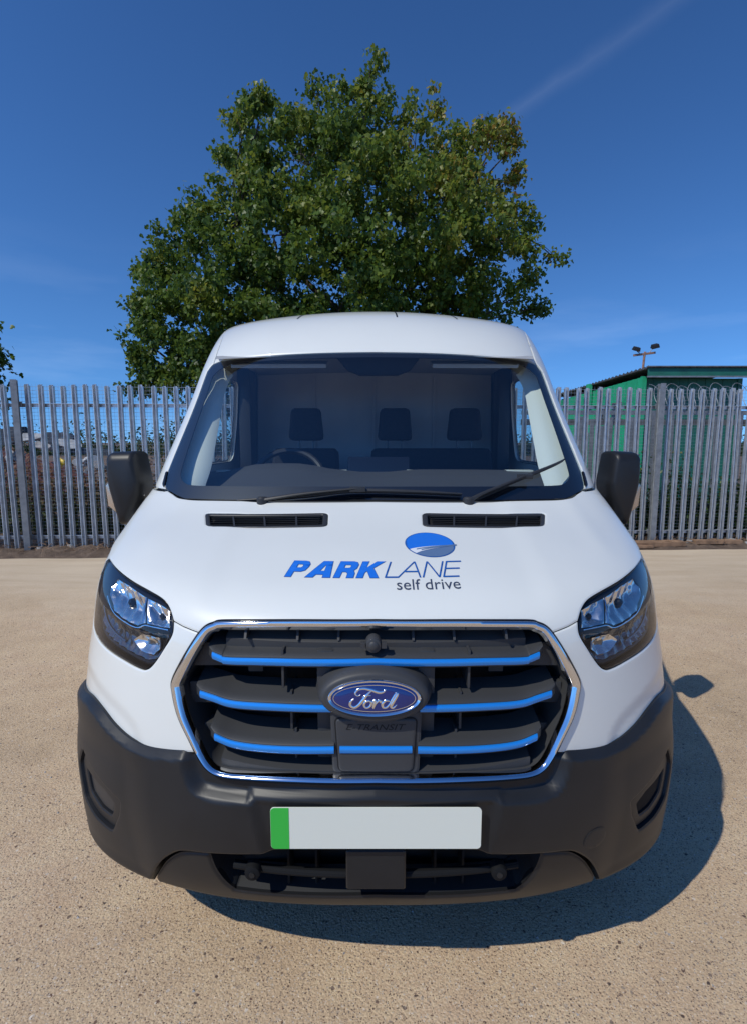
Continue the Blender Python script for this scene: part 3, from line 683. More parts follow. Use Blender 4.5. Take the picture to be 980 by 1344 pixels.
def stroke(mb, pts, ws, h0=.0200, hh=.0016, n=7):
    """raised ribbon in the badge plane; pts are (x, z) in mm from the badge centre"""
    c = cr(pts, n); w = np.interp(np.linspace(0, 1, len(c)), np.linspace(0, 1, len(ws)), ws); c = np.array(c)*1e-3; vs = []
    t = np.gradient(c, axis=0); t /= np.maximum(np.linalg.norm(t, axis=1, keepdims=True), 1e-9); nn = np.stack([-t[:, 1], t[:, 0]], -1)
    for i, q in enumerate(c):
        hb = h0-.003*((q[0]/.1)**2+(q[1]/.035)**2)
        for k, e in ((-1, 0), (-.45, hh), (.45, hh), (1, 0)):
            r = q+nn[i]*w[i]*.5e-3*k; vs.append(BC+bx*r[0]+bz*r[1]+bn*(hb+e-.0004))
    m = len(c); mb.add(vs, [(i*4+k, i*4+k+1, i*4+k+5, i*4+k+4) for i in range(m-1) for k in range(3)])
def zp(*p): return [((x-495)/980*140/121*228*.98, -(y-298)/525*75/46*88*.94) for x, y in p]
mb = MB()
stroke(mb, zp((372, 262), (345, 272), (322, 250), (345, 218), (400, 206), (470, 220), (540, 240), (580, 232), (600, 212)), (2, 4, 5, 6, 7, 8, 8, 6, 2))
stroke(mb, zp((470, 225), (430, 262), (395, 310), (355, 358), (312, 382), (277, 360), (284, 322), (310, 305)), (3, 6, 8, 8, 8, 8, 6, 3))
stroke(mb, zp((385, 285), (420, 270), (465, 268)), (2, 5, 3))
stroke(mb, zp((450, 318), (415, 330), (402, 362), (425, 385), (458, 368), (470, 335), (450, 318), (440, 322)), (5, 6, 6, 6, 6, 6, 5, 4))
stroke(mb, zp((465, 350), (490, 318), (505, 322), (497, 350), (485, 384), (505, 350), (535, 318), (552, 322), (548, 336)), (3, 5, 7, 8, 7, 4, 5, 7, 5))
stroke(mb, zp((640, 322), (600, 316), (570, 345), (574, 378), (605, 380), (638, 345), (662, 300), (692, 252), (705, 262), (670, 325), (648, 372), (668, 384), (700, 355)), (4, 6, 7, 7, 6, 5, 6, 6, 7, 8, 8, 6, 2))
mb.build('script_lettering', M['chrome'], badge, smooth=True, ang=70)
# parking camera on the upper shelf
mb = MB(); mb.lathe([(.020, -.03), (.020, .000), (.018, .005), (.013, .007)], 20, 'Y', (-.006, .062, 1.052)); cm = mb.build('camera_housing', M['grille'], grille, smooth=True)
mb = MB(); mb.lathe([(.013, .006), (.0125, .009), (.009, .012), (.004, .013), (0, .013)], 20, 'Y', (-.006, .062, 1.052)); mb.build('camera_cover', M['grille'], cm, smooth=True)
for k in (-1, 1):
    mb = MB(); mb.box((-.006+k*.026, .066, 1.052), (.012, .02, .012)); mb.build('camera_lug', M['grille'], cm)

# ------------------------------------------------------------------ van: lettering and emblem on the bonnet
def to_bonnet(x, y):
    """decal plan: x across, y up the bonnet, metres on the surface"""
    return x, y
def decal(name, polys, mat, parent, h=.0012):
    """each poly is a list of (u, v); triangulated, laid on the bonnet"""
    obs = []
    vs = []; fs = []
    for outer, holes in polys:
        allp = [dense(p, .012) for p in [outer]+holes]; V = []; E = []
        for p in allp:
            k = len(V); n = len(p); V += [Vector(q) for q in p]; E += [(k+i, k+(i+1) % n) for i in range(n)]
        ov, _, of, _, _, _ = delaunay_2d_cdt(V, E, [], 0, 1e-7); Pq = np.array([tuple(q) for q in ov])
        F = np.array([f for f in of if len(f) == 3]); c = Pq[F].mean(1); ok = inside(c, outer)
        for hh in holes: ok &= ~inside(c, hh)
        F = F[ok]; b = len(vs); X = NOSE.D(Pq[:, 0], Pq[:, 1], hood_disp(Pq)+h); vs += [tuple(q) for q in X]; fs += [tuple(int(i)+b for i in f) for f in F]
    me = bpy.data.meshes.new(name); me.from_pydata(vs, [], fs); me.shade_smooth(); me.materials.append(mat); return link(name, me, parent)
# PARK: heavy slanted capitals; unit box x 0..1 (per letter), y 0..1
def slant(p, x0, w, sl=.19, y0=1.0290, hgt=.0905):
    """letter cell to bonnet (u, v); cell height is the cap height"""
    return [(x0+(x*w+sl*y*.082), y0+y*hgt) for x, y in p]
LW = .0965; X0 = -.2215
P_o = [(0, 0), (.30, 0), (.30, .32), (.66, .32), (.85, .40), (.93, .62), (.93, .80), (.80, .96), (.62, 1), (0, 1)]; P_h = [(.30, .56), (.30, .78), (.56, .78), (.64, .70), (.62, .60), (.55, .56)]
A_o = [(-.02, 0), (.30, 0), (.38, .17), (.72, .17), (.74, 0), (1.06, 0), (.84, 1), (.44, 1)]; A_h = [(.47, .38), (.63, .78), (.70, .38)]
R_o = [(0, 0), (.30, 0), (.30, .34), (.52, .34), (.64, .24), (.66, 0), (.99, 0), (.97, .26), (.86, .43), (.98, .56), (.99, .80), (.88, .95), (.68, 1), (0, 1)]; R_h = [(.30, .58), (.30, .78), (.60, .78), (.67, .70), (.64, .60), (.56, .58)]
K_o = [(0, 0), (.30, 0), (.30, .30), (.40, .40), (.68, 0), (1.06, 0), (.64, .58), (1.12, 1), (.72, 1), (.30, .60), (.30, 1), (0, 1)]
xs = [X0, X0+.0505, X0+.1180, X0+.1735]; ws = [.0470, .0555, .0480, .0500]
big = [(slant(o_, x, w), [slant(h_, x, w)] if h_ else []) for (o_, h_), x, w in zip(((P_o, P_h), (A_o, A_h), (R_o, R_h), (K_o, None)), xs, ws)]
def fit(polys, u0, u1):
    a = min(q[0] for p, h in polys for q in p); b = max(q[0] for p, h in polys for q in p); k = (u1-u0)/(b-a)
    f = lambda p: [(u0+(q[0]-a)*k, q[1]) for q in p]
    return [(f(p), [f(x) for x in h]) for p, h in polys]
big = fit(big, -.2220, .0250)
edge = [(inset(p, -.0022), []) for p, h in big]
decal('bold_lettering_outline', [(o_, [inset(x, .0016) for x in h]) for (o_, _), (_, h) in zip([(inset(p, -.0016), 0) for p, h in big], big)], M['decal_navy'], bonnet, h=.0009)
decal('bold_lettering', big, M['decal_blue'], bonnet, h=.0013)
# LANE: thin slanted strokes
def bar(a, b, w):
    a, b = np.array(a, float), np.array(b, float); t = b-a; t /= np.linalg.norm(t); n = np.array([-t[1], t[0]])*w/2
    return [tuple(a+n), tuple(b+n), tuple(b-n), tuple(a-n)]
def sl(x, y): return (x+.0155*y, 1.0300+y*.0880)
T = .0042; TH = .0075
lane = [bar(sl(.0235, 0), sl(.0235, 1), T), bar(sl(.0225, .03), sl(.0560, .03), TH),
        bar(sl(.0540, 0), sl(.0840, 1), T), bar(sl(.0840, 1), sl(.1090, 0), T), bar(sl(.0670, .36), sl(.1000, .36), TH),
        bar(sl(.1160, 0), sl(.1160, 1), T), bar(sl(.1160, 1), sl(.1560, 0), T), bar(sl(.1560, 0), sl(.1560, 1), T),
        bar(sl(.1660, 0), sl(.1660, 1), T), bar(sl(.1650, .03), sl(.2040, .03), TH), bar(sl(.1660, .52), sl(.2020, .52), TH), bar(sl(.1660, .97), sl(.2030, .97), TH)]
decal('thin_lettering', [(p, []) for p in lane], M['decal_navy'], bonnet, h=.0011)
# small caption set in the plain built-in typeface
def text_decal(body, mat, name, u0, u1, v0, v1, parent, flat=None, shear=0.0):
    cu = bpy.data.curves.new(name, 'FONT'); cu.body = body; cu.resolution_u = 3; cu.shear = shear
    ob = bpy.data.objects.new(name, cu); COL.objects.link(ob); dg = bpy.context.evaluated_depsgraph_get(); dg.update()
    me = bpy.data.meshes.new_from_object(ob.evaluated_get(dg)); bpy.data.objects.remove(ob)
    V = np.array([v.co[:2] for v in me.vertices]); a, b = V.min(0), V.max(0)
    U = np.stack([u0+(V[:, 0]-a[0])/(b[0]-a[0])*(u1-u0), v0+(V[:, 1]-a[1])/(b[1]-a[1])*(v1-v0)], -1)
    X = NOSE.D(U[:, 0], U[:, 1], hood_disp(U)+.0012) if flat is None else flat(U)
    for i, v in enumerate(me.vertices): v.co = X[i]
    me.materials.clear(); me.materials.append(mat); me.name = name; return link(name, me, parent)
text_decal('self drive', M['decal_dark'], 'caption_lettering', .0500, .2020, .9720, 1.0215, bonnet)
def hatch_flat(U): return NOSE.D(U[:, 0], U[:, 1], np.full(len(U), -.0078))
text_decal('E-TRANSIT', M['cavity'], 'hatch_lettering', -.064, .064, .5945, .6090, hatch, flat=hatch_flat, shear=.3)
# emblem: blue oval with a road curving across its lower part
def ov(cx, cy, rx, ry, a0, a1, n=40): return [(cx+rx*math.cos(R(a)), cy+ry*math.sin(R(a))) for a in np.linspace(a0, a1, n)]
EC = (.1480, 1.2310); ex, ey = .0640, .0830
def tilt(p, k=-.10): return [(EC[0]+(x)*ex, EC[1]+(y+k*x)*ey) for x, y in p]
full = [(math.cos(R(a)), math.sin(R(a))) for a in np.linspace(0, 354, 60)]
def upto(lo, hi, f):  # region of the unit oval between two curves
    xs = np.linspace(-1, 1, 61); o = []
    top = [(x, min(math.sqrt(max(0, 1-x*x)), hi(x))) for x in xs]; bot = [(x, max(-math.sqrt(max(0, 1-x*x)), lo(x))) for x in xs]
    k = [i for i in range(61) if top[i][1] > bot[i][1]+1e-4]; return [bot[i] for i in k]+[top[i] for i in k[::-1]]
road_hi = lambda x: -.60+.62*math.sqrt(max(0, (x+.95)/1.95)); road_lo = lambda x: -1.05+1.00*math.sqrt(max(0, (x+.75)/1.75))
decal('emblem_outline', [(tilt([(1.05*x, 1.05*y) for x, y in full]), [])], M['decal_navy'], bonnet, h=.0008)
decal('emblem_sky', [(tilt(upto(road_hi, lambda x: 9, 0)), [])], M['decal_blue'], bonnet, h=.0012)
decal('emblem_road', [(tilt(upto(road_lo, road_hi, 0)), [])], M['decal_white'], bonnet, h=.0011)
decal('emblem_ground', [(tilt(upto(lambda x: -9, lambda x: road_lo(x)-.03, 0)), [])], M['decal_slate'], bonnet, h=.0013)
decal('emblem_lines', [(tilt([(x, road_lo(x)+f*(road_hi(x)-road_lo(x))+.03) for x in np.linspace(-.60+.2*i, 1.12, 30)]+[(x, road_lo(x)+f*(road_hi(x)-road_lo(x))-.05) for x in np.linspace(1.12, -.60+.2*i, 30)]), []) for i, f in enumerate((.72, .34))], M['decal_slate'], bonnet, h=.0014)

# ------------------------------------------------------------------ van: headlights
M['bezel'] = simple('lamp_bezel', (0.008, 0.008, 0.010), rough=0.35, spec=0.25)
M['lamp_dark'] = simple('smoked_lamp_housing', (0.16, 0.165, 0.18), rough=0.2, metal=0.9)
M['bulb'] = simple('bulb_glass', (0.75, 0.72, 0.62), rough=0.1)
hl_l = join(cr(HL_TOP, 5), cr(HL_LOW, 5), cr(HL_OUT, 5))
R1 = [(-.790, .865), (-.7535, .9225), (-.6793, .9165), (-.5882, .8900), (-.5745, .8085), (-.6035, .7945), (-.663, .7985), (-.7343, .8121)]
R2 = [(-.5800, .8870), (-.5418, .8800), (-.4990, .8640), (-.4925, .8107), (-.5168, .8087), (-.5660, .8085)]
LOW = [(-.500, .790), (-.560, .782), (-.640, .778), (-.735, .785), (-.85, .80), (-.90, .76), (-.84, .725), (-.73, .717), (-.64, .711), (-.565, .706), (-.535, .715), (-.510, .750)]
def dish(poly, d0, k, mx, flute=0.0):
    def f(Q):
        S = np.stack([-np.abs(Q[:, 0]), Q[:, 1]], -1); s = np.maximum(sdf(S, poly), 0)
        return -(d0+k*np.minimum(s, mx)*(1-.35*np.minimum(s, mx)/mx)) - flute*np.abs(((S[:, 0]*24+S[:, 1]*6) % 1.0)-.5)
    return f
for s in (0, 1):
    f = mir if s else (lambda q: list(q))
    lamp = empty('headlight'); lamp.parent = van
    panel('lamp_lens', NOSE, f(hl_l), M['lens'], lamp, step=.02, off=.0, gap=.002, flange=.012, roll=(.003, .006))
    hin = inset(hl_l, .006); bk = inset(hl_l, .010)
    # bucket: back wall and side wall
    panel('lamp_bucket', NOSE, f(bk), M['bezel'], lamp, step=.03, off=-.082, gap=0, flange=0, roll=None)
    a = np.array(dense(f(inset(hl_l, .001)), .02)); A = NOSE.D(a[:, 0], a[:, 1], np.full(len(a), -.003)); b = np.array(dense(f(inset(hl_l, .001)), .02)); B = NOSE.D(b[:, 0], b[:, 1], np.full(len(b), -.084))
    n = len(a); mb = MB(); mb.add([*A, *B], [(i, (i+1) % n, n+(i+1) % n, n+i) for i in range(n)]); mb.build('lamp_wall', M['bezel'], lamp, smooth=True)
    # black bezel filling the gap round the reflectors
    panel('lamp_bezel', NOSE, f(hin), M['bezel'], lamp, step=.012, gap=0, flange=.02, roll=(.003, .005), holes=[f(inset(R1, -.002)), f(inset(R2, -.002)), f(inset(LOW, -.002))],
          disp=lambda Q: -.012-.010*sm(.0, .03, np.array(.80-Q[:, 1])))
    rA = panel('main_reflector', NOSE, f(R1), M['reflector'], lamp, step=.011, gap=0, flange=0, roll=None, disp=dish(R1, .010, .95, .045, .013))
    panel('dipped_reflector', NOSE, f(R2), M['reflector'], lamp, step=.010, gap=0, flange=0, roll=None, disp=dish(R2, .010, 1.0, .045, .011))
    panel('lower_housing', NOSE, f(LOW), M['lamp_dark'], lamp, step=.011, gap=0, flange=0, roll=None, disp=dish(LOW, .022, .8, .035, .012))
    sg = 1 if s else -1
    for (u_, v_, r_) in ((.68, .862, .012), (.538, .845, .011)):
        p = NOSE.D(np.array([sg*u_]), np.array([v_]), np.array([-.042]))[0]; nn = Vector(NOSE.N(np.array([sg*u_]), np.array([v_]))[0])
        mb = MB(); mb.tube([Vector(p)-nn*.03, Vector(p)+nn*.006, Vector(p)+nn*.012], [r_, r_, r_*.6], 12); mb.build('bulb_shield', M['bezel'], lamp, smooth=True)
    # turn-signal bowl and a thin light guide inside the smoked lower half
    IND = [(-.535, .772), (-.600, .770), (-.632, .745), (-.600, .722), (-.552, .722), (-.530, .742)]
    panel('indicator_reflector', NOSE, f(IND), M['reflector'], lamp, step=.009, gap=0, flange=.004, roll=None, disp=dish(IND, .024, 1.1, .03, .008))
    gd = np.array(f(cr([(-.66, .735), (-.73, .745), (-.80, .765), (-.86, .80)], 6))); P = NOSE.D(gd[:, 0], gd[:, 1], np.full(len(gd), -.020)); mb = MB(); mb.tube([tuple(q) for q in P], .004, 6); mb.build('light_guide', M['lamp_dark'], lamp, smooth=True)
    # bright trim between the upper reflectors and the dark lower half
    tr_ = cr([(-.80, .842), (-.7343, .806), (-.663, .792), (-.6035, .788), (-.5745, .801), (-.5400, .803), (-.4950, .804)], 6); tr_ = np.array(f(tr_))
    P = NOSE.D(tr_[:, 0], tr_[:, 1], np.full(len(tr_), -.012)); mb = MB(); mb.tube([tuple(q) for q in P], .0022, 6); mb.build('lamp_trim', M['chrome'], lamp, smooth=True)
    dv = np.array(f([(-.5810, .806), (-.5830, .85), (-.5850, .889)])); P = NOSE.D(dv[:, 0], dv[:, 1], np.full(3, -.012)); mb = MB(); mb.tube([tuple(q) for q in P], .003, 6); mb.build('lamp_divider', M['chrome'], lamp, smooth=True)

# ------------------------------------------------------------------ van: windscreen, roof, sides
ws_l = join(cr(WS[:3], 5), cr(WS[2:6], 5), cr(WS[5:8], 5), cr(WS[7:10], 5), cr(WS[9:], 5)); ws_poly = join(ws_l, mir(ws_l)[::-1])
wi_l = join(cr(WSIN[:3], 5), cr(WSIN[2:6], 5), cr(WSIN[5:8], 5), cr(WSIN[7:10], 5), cr(WSIN[9:], 5)); wi_poly = join(wi_l, mir(wi_l)[::-1])
screen = panel('windscreen', SCREEN, ws_poly, M['glass'], van, step=.03, off=-.003, gap=.002, flange=.004, roll=None)
panel('windscreen_border', SCREEN, inset(ws_poly, .002), M['frit'], screen, step=.02, off=-.0075, gap=0, flange=.004, holes=[wi_poly], roll=None)
vb = .0775; vg = 1.335; vm = SCREEN.vmax
def ur(v, y=REAR): return float(SCREEN.u_at(y, v))
GUT = cr([(-.8292, .8719), (-.8300, .9003), (-.8998, 1.0947), (-1.03, 1.24), (-1.20, 1.315), (-1.40, vg)], 6)
wsL = join(cr(WS[2:6], 5), cr(WS[5:8], 5), cr(WS[7:10], 5))
wsl_side = [q for q in wsL if q[1] >= .078 and q[1] <= .8719+1e-6 and q[0] < -.79]
side_l = join([(-.795, vb)], wsl_side, GUT, [(-ur(vg), vg), (-ur(vb), vb)])
def uy(y, z): v = SCREEN.v_at(z); return (-ur(v, y), v)
win_l = rrect([uy(1.36, 1.43), uy(1.66, 1.90), uy(2.30, 1.93), uy(2.34, 1.43)], 4, .12)
NR = [-ur(q[1], REAR) for q in [(0, vg)]]
top_l = [q for q in ws_l if q[1] >= .8719-1e-6]
roof_l = join(top_l[::-1], GUT, [(-ur(vg), vg), (-ur(vm), vm)])
roof_poly = join(roof_l, mir(roof_l)[::-1])
panel('roof', SCREEN, roof_poly, M['white'], van, step=.03, gap=.003, flange=.012, roll=(.004, .010))
us = np.linspace(-ur(vm), ur(vm), 160); cap = SCREEN.P(us, np.full(160, vm)); mb = MB(); mb.add([*cap], [tuple(range(160))]); mb.build('roof_crown', M['white'], van)
for uu in (-.40, .115, .43):
    a = np.array([(uu+k*.004, v) for v in np.linspace(1.30, 1.56, 8) for k in (-1, 1)]); P = SCREEN.D(a[:, 0], a[:, 1], np.full(len(a), .0012)); mb = MB()
    mb.add([*P], [(2*i, 2*i+1, 2*i+3, 2*i+2) for i in range(7)]); mb.build('roof_seam', M['plastic'], van)
for s in (0, 1):
    f = mir if s else (lambda q: list(q))
    sp = panel('body_side', SCREEN, f(side_l), M['white'], van, step=.04, vstep=.025, gap=.003, flange=.02, holes=[f(win_l)], roll=(.003, .008))
    panel('door_glass', SCREEN, f(inset(win_l, -.004)), M['side_glass'], sp, step=.08, off=-.012, gap=0, flange=.003, roll=None)
    panel('door_seal', SCREEN, f(inset(win_l, -.016)), M['plastic'], sp, step=.04, off=.0012, gap=0, flange=.012, roll=None, holes=[f(inset(win_l, .004))])
    # black corner trim at the foot of the pillar
    ct = rrect([(-.872, .172), (-.893, .165), (-.872, .098), (-.835, .083), (-.842, .100)], 3, .25)
    panel('pillar_trim', SCREEN, f(ct), M['gloss_black'], sp, step=.01, off=.0025, gap=0, flange=.006, roll=(.002, .003))
    def un(y, z): v = NOSE.v_at(z); return (-float(NOSE.u_at(y, v)), v)
    door = panel('cab_door', NOSE, f([un(1.47, 1.349), un(2.42, 1.349), un(2.42, .42), un(1.47, .42)]), M['white'], van, step=.06, vstep=.03)
    ar = [un(4.77+.42*math.cos(a), .37+.42*math.sin(a)) for a in np.linspace(R(14), R(166), 14)]
    panel('load_side', NOSE, f(join([un(2.43, 1.349), un(REAR, 1.349), un(REAR, .47)], ar, [un(2.43, .42)])), M['white'], van, step=.07, vstep=.03)
    panel('sill', NOSE, f([un(1.45, .415), un(4.33, .415), un(4.33, .30), un(1.45, .30)]), M['plastic'], van, step=.08, vstep=.04)
zz = [.33, .45, .6, .8, 1.0, 1.2, 1.349]; rr = [(float(NOSE.P(float(NOSE.u_at(REAR-.01, NOSE.v_at(z))), NOSE.v_at(z))[0]), z) for z in zz]
rr += [(float(SCREEN.P(ur(v, REAR-.01), v)[0]), float(SCREEN.f[0](v))) for v in np.linspace(vb+.01, vm, 14)]
mb = MB(); mb.add([(x, REAR-.012, z) for x, z in rr]+[(-x, REAR-.012, z) for x, z in rr[::-1]], [tuple(range(2*len(rr)))]); mb.build('rear_doors', M['white'], van)
mb = MB(); mb.box((0, 3.1, .33), (1.78, 5.3, .05)); mb.build('floor_pan', M['cavity'], van)  # unseen dark plate put in to block light from below
mb = MB(); mb.box((0, .50, .66), (1.30, .50, .62)); mb.box((0, .86, .95), (1.5, .30, .62)); mb.build('engine_bay_blocker', M['cavity'], van)  # unseen dark boxes added under the bonnet to block light
# wheels
for x in (-.86, .86):
    for y in (1.02, 4.77):
        w = empty('wheel', (x, y, .352)); w.parent = van; sg = 1 if x > 0 else -1
        mb = MB(); mb.lathe([(.20, -.10), (.30, -.112), (.345, -.09), (.352, -.05), (.352, .05), (.345, .09), (.30, .112), (.20, .10)], 40, 'X'); mb.build('tyre', M['tyre'], w, smooth=True)
        mb = MB(); mb.lathe([(.0, sg*.085), (.07, sg*.085), (.09, sg*.060), (.17, sg*.070), (.205, sg*.10), (.205, -sg*.09)], 32, 'X'); mb.build('rim', M['rim'], w, smooth=True)

# ------------------------------------------------------------------ van: door mirrors
OUT = [(-1.235, 1.490), (-1.212, 1.504), (-1.103, 1.508), (-1.088, 1.497), (-1.063, 1.360), (-1.078, 1.296), (-1.150, 1.175), (-1.184, 1.160), (-1.199, 1.210), (-1.240, 1.371)]
for s in (-1, 1):
    mr = empty('door_mirror'); mr.parent = van
    o_ = np.array(OUT); o_[:, 0] *= -s*1.0 if s > 0 else 1.0
    wk = .94 if s < 0 else .86
    o_ = [(s*(1.06+(abs(p[0])-1.06)*wk), p[1]) for p in o_]
    o_ = np.array(rrect([tuple(p) for p in o_], 3, .35)); up = [tuple(p) for p in o_]; c = o_.mean(0)
    mb = MB(); n = len(o_); vs = []; prof = ((1.205, .72), (1.215, .88), (1.235, .965), (1.27, 1.0), (1.36, .985), (1.375, .96))
    for y, k in prof: vs += [(c[0]+(p[0]-c[0])*k, y+.10*abs(abs(p[0])-1.06), c[1]+(p[1]-c[1])*k) for p in o_]
    fs = [(i*n+k, i*n+(k+1) % n, (i+1)*n+(k+1) % n, (i+1)*n+k) for i in range(len(prof)-1) for k in range(n)] + [tuple(range(n))[::-1], tuple((len(prof)-1)*n+k for k in range(n))]
    mb.add(vs, fs); mb.build('mirror_housing', M['plastic'], mr, smooth=True, ang=50)
    mb = MB(); mb.add([(c[0]+(p[0]-c[0])*.86, 1.378+.10*abs(abs(p[0])-1.06), c[1]+.01+(p[1]-c[1])*.86) for p in o_], [tuple(range(n))]); mb.build('mirror_glass', M['mirror'], mr)
    mb = MB(); mb.tube([(s*1.075, 1.285, 1.302), (s*1.11, 1.228, 1.300), (s*1.15, 1.222, 1.297)], .0022, 6); mb.build('housing_seam', M['chrome'], mr)
    mb = MB(); ix = .012 if s < 0 else .026; mb.prism([(s*(1.236-ix), 0, 1.372), (s*(1.256-ix), 0, 1.348), (s*(1.250-ix), 0, 1.255), (s*(1.203-ix*.8), 0, 1.216), (s*(1.205-ix*.8), 0, 1.245)], (0, 1.262, 0), (0, 1.330, 0)); ind = mb.build('indicator_lens', M['amber'], mr, smooth=True, bevel=.006)
    mb = MB(); mb.prism([(s*(1.240-ix), 0, 1.374), (s*(1.260-ix), 0, 1.350), (s*(1.254-ix), 0, 1.253), (s*(1.203-ix*.8), 0, 1.212), (s*(1.205-ix*.8), 0, 1.240)], (0, 1.2575, 0), (0, 1.334, 0)); mb.build('indicator_cover', M['lens'], ind, smooth=True, bevel=.008)
    mb = MB(); mb.box((s*1.03, 1.33, 1.245), (.20, .07, .06), rot=(0, s*R(14), 0)); mb.box((s*.965, 1.34, 1.27), (.03, .16, .16)); mb.build('mirror_arm', M['plastic'], mr, smooth=True, bevel=.012)

# ------------------------------------------------------------------ van: wipers
def on_screen(pts, d): a = np.array(pts); return SCREEN.D(a[:, 0], a[:, 1], np.full(len(a), d))
for nm, arm, bl in (('a', [(-.3609, .020), (-.2303, .0517), (-.0582, .0777)], [(-.4466, .0281), (-.2318, .0540), (-.0839, .0781), (.119, .0744), (.2842, .0621)]),
                    ('b', [(.300, .020), (.363, .0604), (.5054, .1351)], [(.3269, .045), (.5113, .1407), (.7239, .2284)])):
    wp = empty('wiper'); wp.parent = van
    c = cr(arm, 6); P = on_screen(c, .030); mb = MB(); mb.tube([tuple(q) for q in P], list(np.linspace(.013, .007, len(P))), 8, sq=.6); mb.build('wiper_arm', M['plastic_smooth'], wp, smooth=True)
    c = cr(bl, 8); P = on_screen(c, .014); mb = MB(); mb.tube([tuple(q) for q in P], list(.003+.0065*np.sin(np.linspace(.15, math.pi-.15, len(P)))), 8, sq=.9); mb.tube([tuple(q) for q in on_screen(c, .003)], .003, 6); mb.build('wiper_blade', M['plastic_smooth'], wp, smooth=True)
    P = on_screen([arm[-1]], .024)[0]; mb = MB(); mb.box(tuple(P), (.060, .022, .020)); mb.build('wiper_clip', M['plastic_smooth'], wp, smooth=True, bevel=.005)
    P = on_screen([arm[0]], .020)[0]; mb = MB(); mb.lathe([(.022, -.02), (.022, .012), (.016, .018), (0, .018)], 16, 'Z', tuple(P)); mb.build('wiper_pivot', M['plastic_smooth'], wp, smooth=True)

# ------------------------------------------------------------------ van: cab interior
dash = empty('dashboard'); dash.parent = van
prof = [(.86, 1.300), (.90, 1.332), (1.05, 1.352), (1.25, 1.388), (1.38, 1.418), (1.42, 1.412), (1.44, 1.37), (1.42, 1.1), (1.20, .95), (.9, 1.0)]
mb = MB(); xs = np.linspace(-.87, .87, 25); vs = []
for x in xs:
    for y, z in prof:
        yy = y+.13*(x/.87)**2 if y < 1.2 else y+.03*(x/.87)**2
        hump = .030*math.exp(-((x+.455)/.20)**4)*(1 if 1.2 < y < 1.43 else 0) - .012*math.exp(-((x)/.14)**4)*(1 if y > 1.2 else 0)
        vs.append((x, yy, z+hump-.015*(x/.87)**4))
m = len(prof); mb.add(vs, [(i*m+k, i*m+(k+1) % m, (i+1)*m+(k+1) % m, (i+1)*m+k) for i in range(24) for k in range(m)] + [tuple(range(m)), tuple(24*m+k for k in range(m))[::-1]]); mb.build('dash_top', M['dash'], dash, smooth=True, ang=40)
mb = MB(); mb.box((.02, 1.45, 1.425), (.30, .03, .10), rot=(R(-15), 0, 0)); mb.build('centre_screen', M['gloss_black'], dash, smooth=True, bevel=.006)
for x in (-.70, .70, .22, -.20):
    mb = MB(); mb.box((x, 1.405, 1.408), (.13, .05, .012)); mb.build('dash_vent', M['trim'], dash, smooth=True, bevel=.004)
mb = MB(); cx, cy, cz = -.455, 1.60, 1.335; tl = R(28); pts = []
for k in range(33): a = 2*math.pi*k/32; pts.append((cx+.19*math.cos(a), cy-.19*math.sin(a)*math.sin(tl)*-1, cz+.19*math.sin(a)*math.cos(tl)))
sw = MB(); sw.tube(pts, .016, 8, caps=False); wheel = sw.build('steering_wheel', M['plastic_smooth'], van, smooth=True)
mb = MB(); mb.box((cx, cy-.01, cz), (.16, .05, .13), rot=(-tl, 0, 0)); mb.box((cx, cy, cz), (.36, .02, .03), rot=(-tl, 0, 0)); mb.build('wheel_hub', M['plastic_smooth'], wheel, smooth=True, bevel=.01)
M['galvpost'] = simple('dull_steel', (0.12, 0.125, 0.13), rough=0.4, metal=0.6)
def seat(x, w, heads):
    st = empty('seat'); st.parent = van
    mb = MB(); mb.box((x, 2.20, 1.16), (w, .16, .70), rot=(R(-8), 0, 0), taper=(.86, .7)); mb.build('seat_back', M['fabric'], st, smooth=True, bevel=.05, seg=3)
    mb = MB(); mb.box((x, 1.93, .80), (w, .50, .16)); mb.build('seat_cushion', M['fabric'], st, smooth=True, bevel=.05, seg=3)
    for h in heads:
        mb = MB(); mb.box((h, 2.265, 1.660), (.222, .11, .205), taper=(.84, .8)); hd = mb.build('headrest', M['fabric'], st, smooth=True, bevel=.052, seg=4)
        for d in (-.045, .045): mb = MB(); mb.tube([(h+d, 2.25, 1.48), (h+d, 2.26, 1.60)], .006, 8); mb.build('headrest_post', M['galvpost'], hd, smooth=True)
seat(-.435, .48, [-.435]); seat(.36, .88, [.130, .575])
mb = MB(); mb.box((0, 2.64, 1.25), (1.72, .03, 1.80), taper=(.94, 1)); bh = mb.build('bulkhead', M['bulkhead'], van)
for x in (-.42, 0, .42): mb = MB(); mb.box((x, 2.62, 1.55), (.02, .016, .9)); mb.build('bulkhead_rib', M['bulkhead'], bh, bevel=.004)
a = [(x, y, z-.02*(x/.8)**2) for (y, z, w_) in ((1.425, 1.960, .76), (1.55, 1.995, .79), (2.0, 2.03, .80), (2.64, 2.03, .80)) for x in np.linspace(-w_, w_, 9)]
mb = MB(); mb.add(a, [(j*9+i, j*9+i+1, (j+1)*9+i+1, (j+1)*9+i) for j in range(3) for i in range(8)]); mb.build('headliner', M['liner'], van, smooth=True)
for x0, x1 in ((-.70, -.235), (.28, .70)):
    mb = MB(); mb.box(((x0+x1)/2, 1.545, 1.935), (x1-x0, .16, .022), rot=(R(14), 0, 0)); mb.build('sun_visor', M['liner'], van, smooth=True, bevel=.01)
mb = MB(); mb.prism([(-.215, 1.425, 1.985), (.245, 1.425, 1.985), (.175, 1.445, 1.895), (.115, 1.45, 1.872), (-.075, 1.45, 1.872), (-.135, 1.445, 1.895)], (0, 0, 0), (0, .14, .01)); mb.build('overhead_console', M['cavity'], van, smooth=True, bevel=.012)
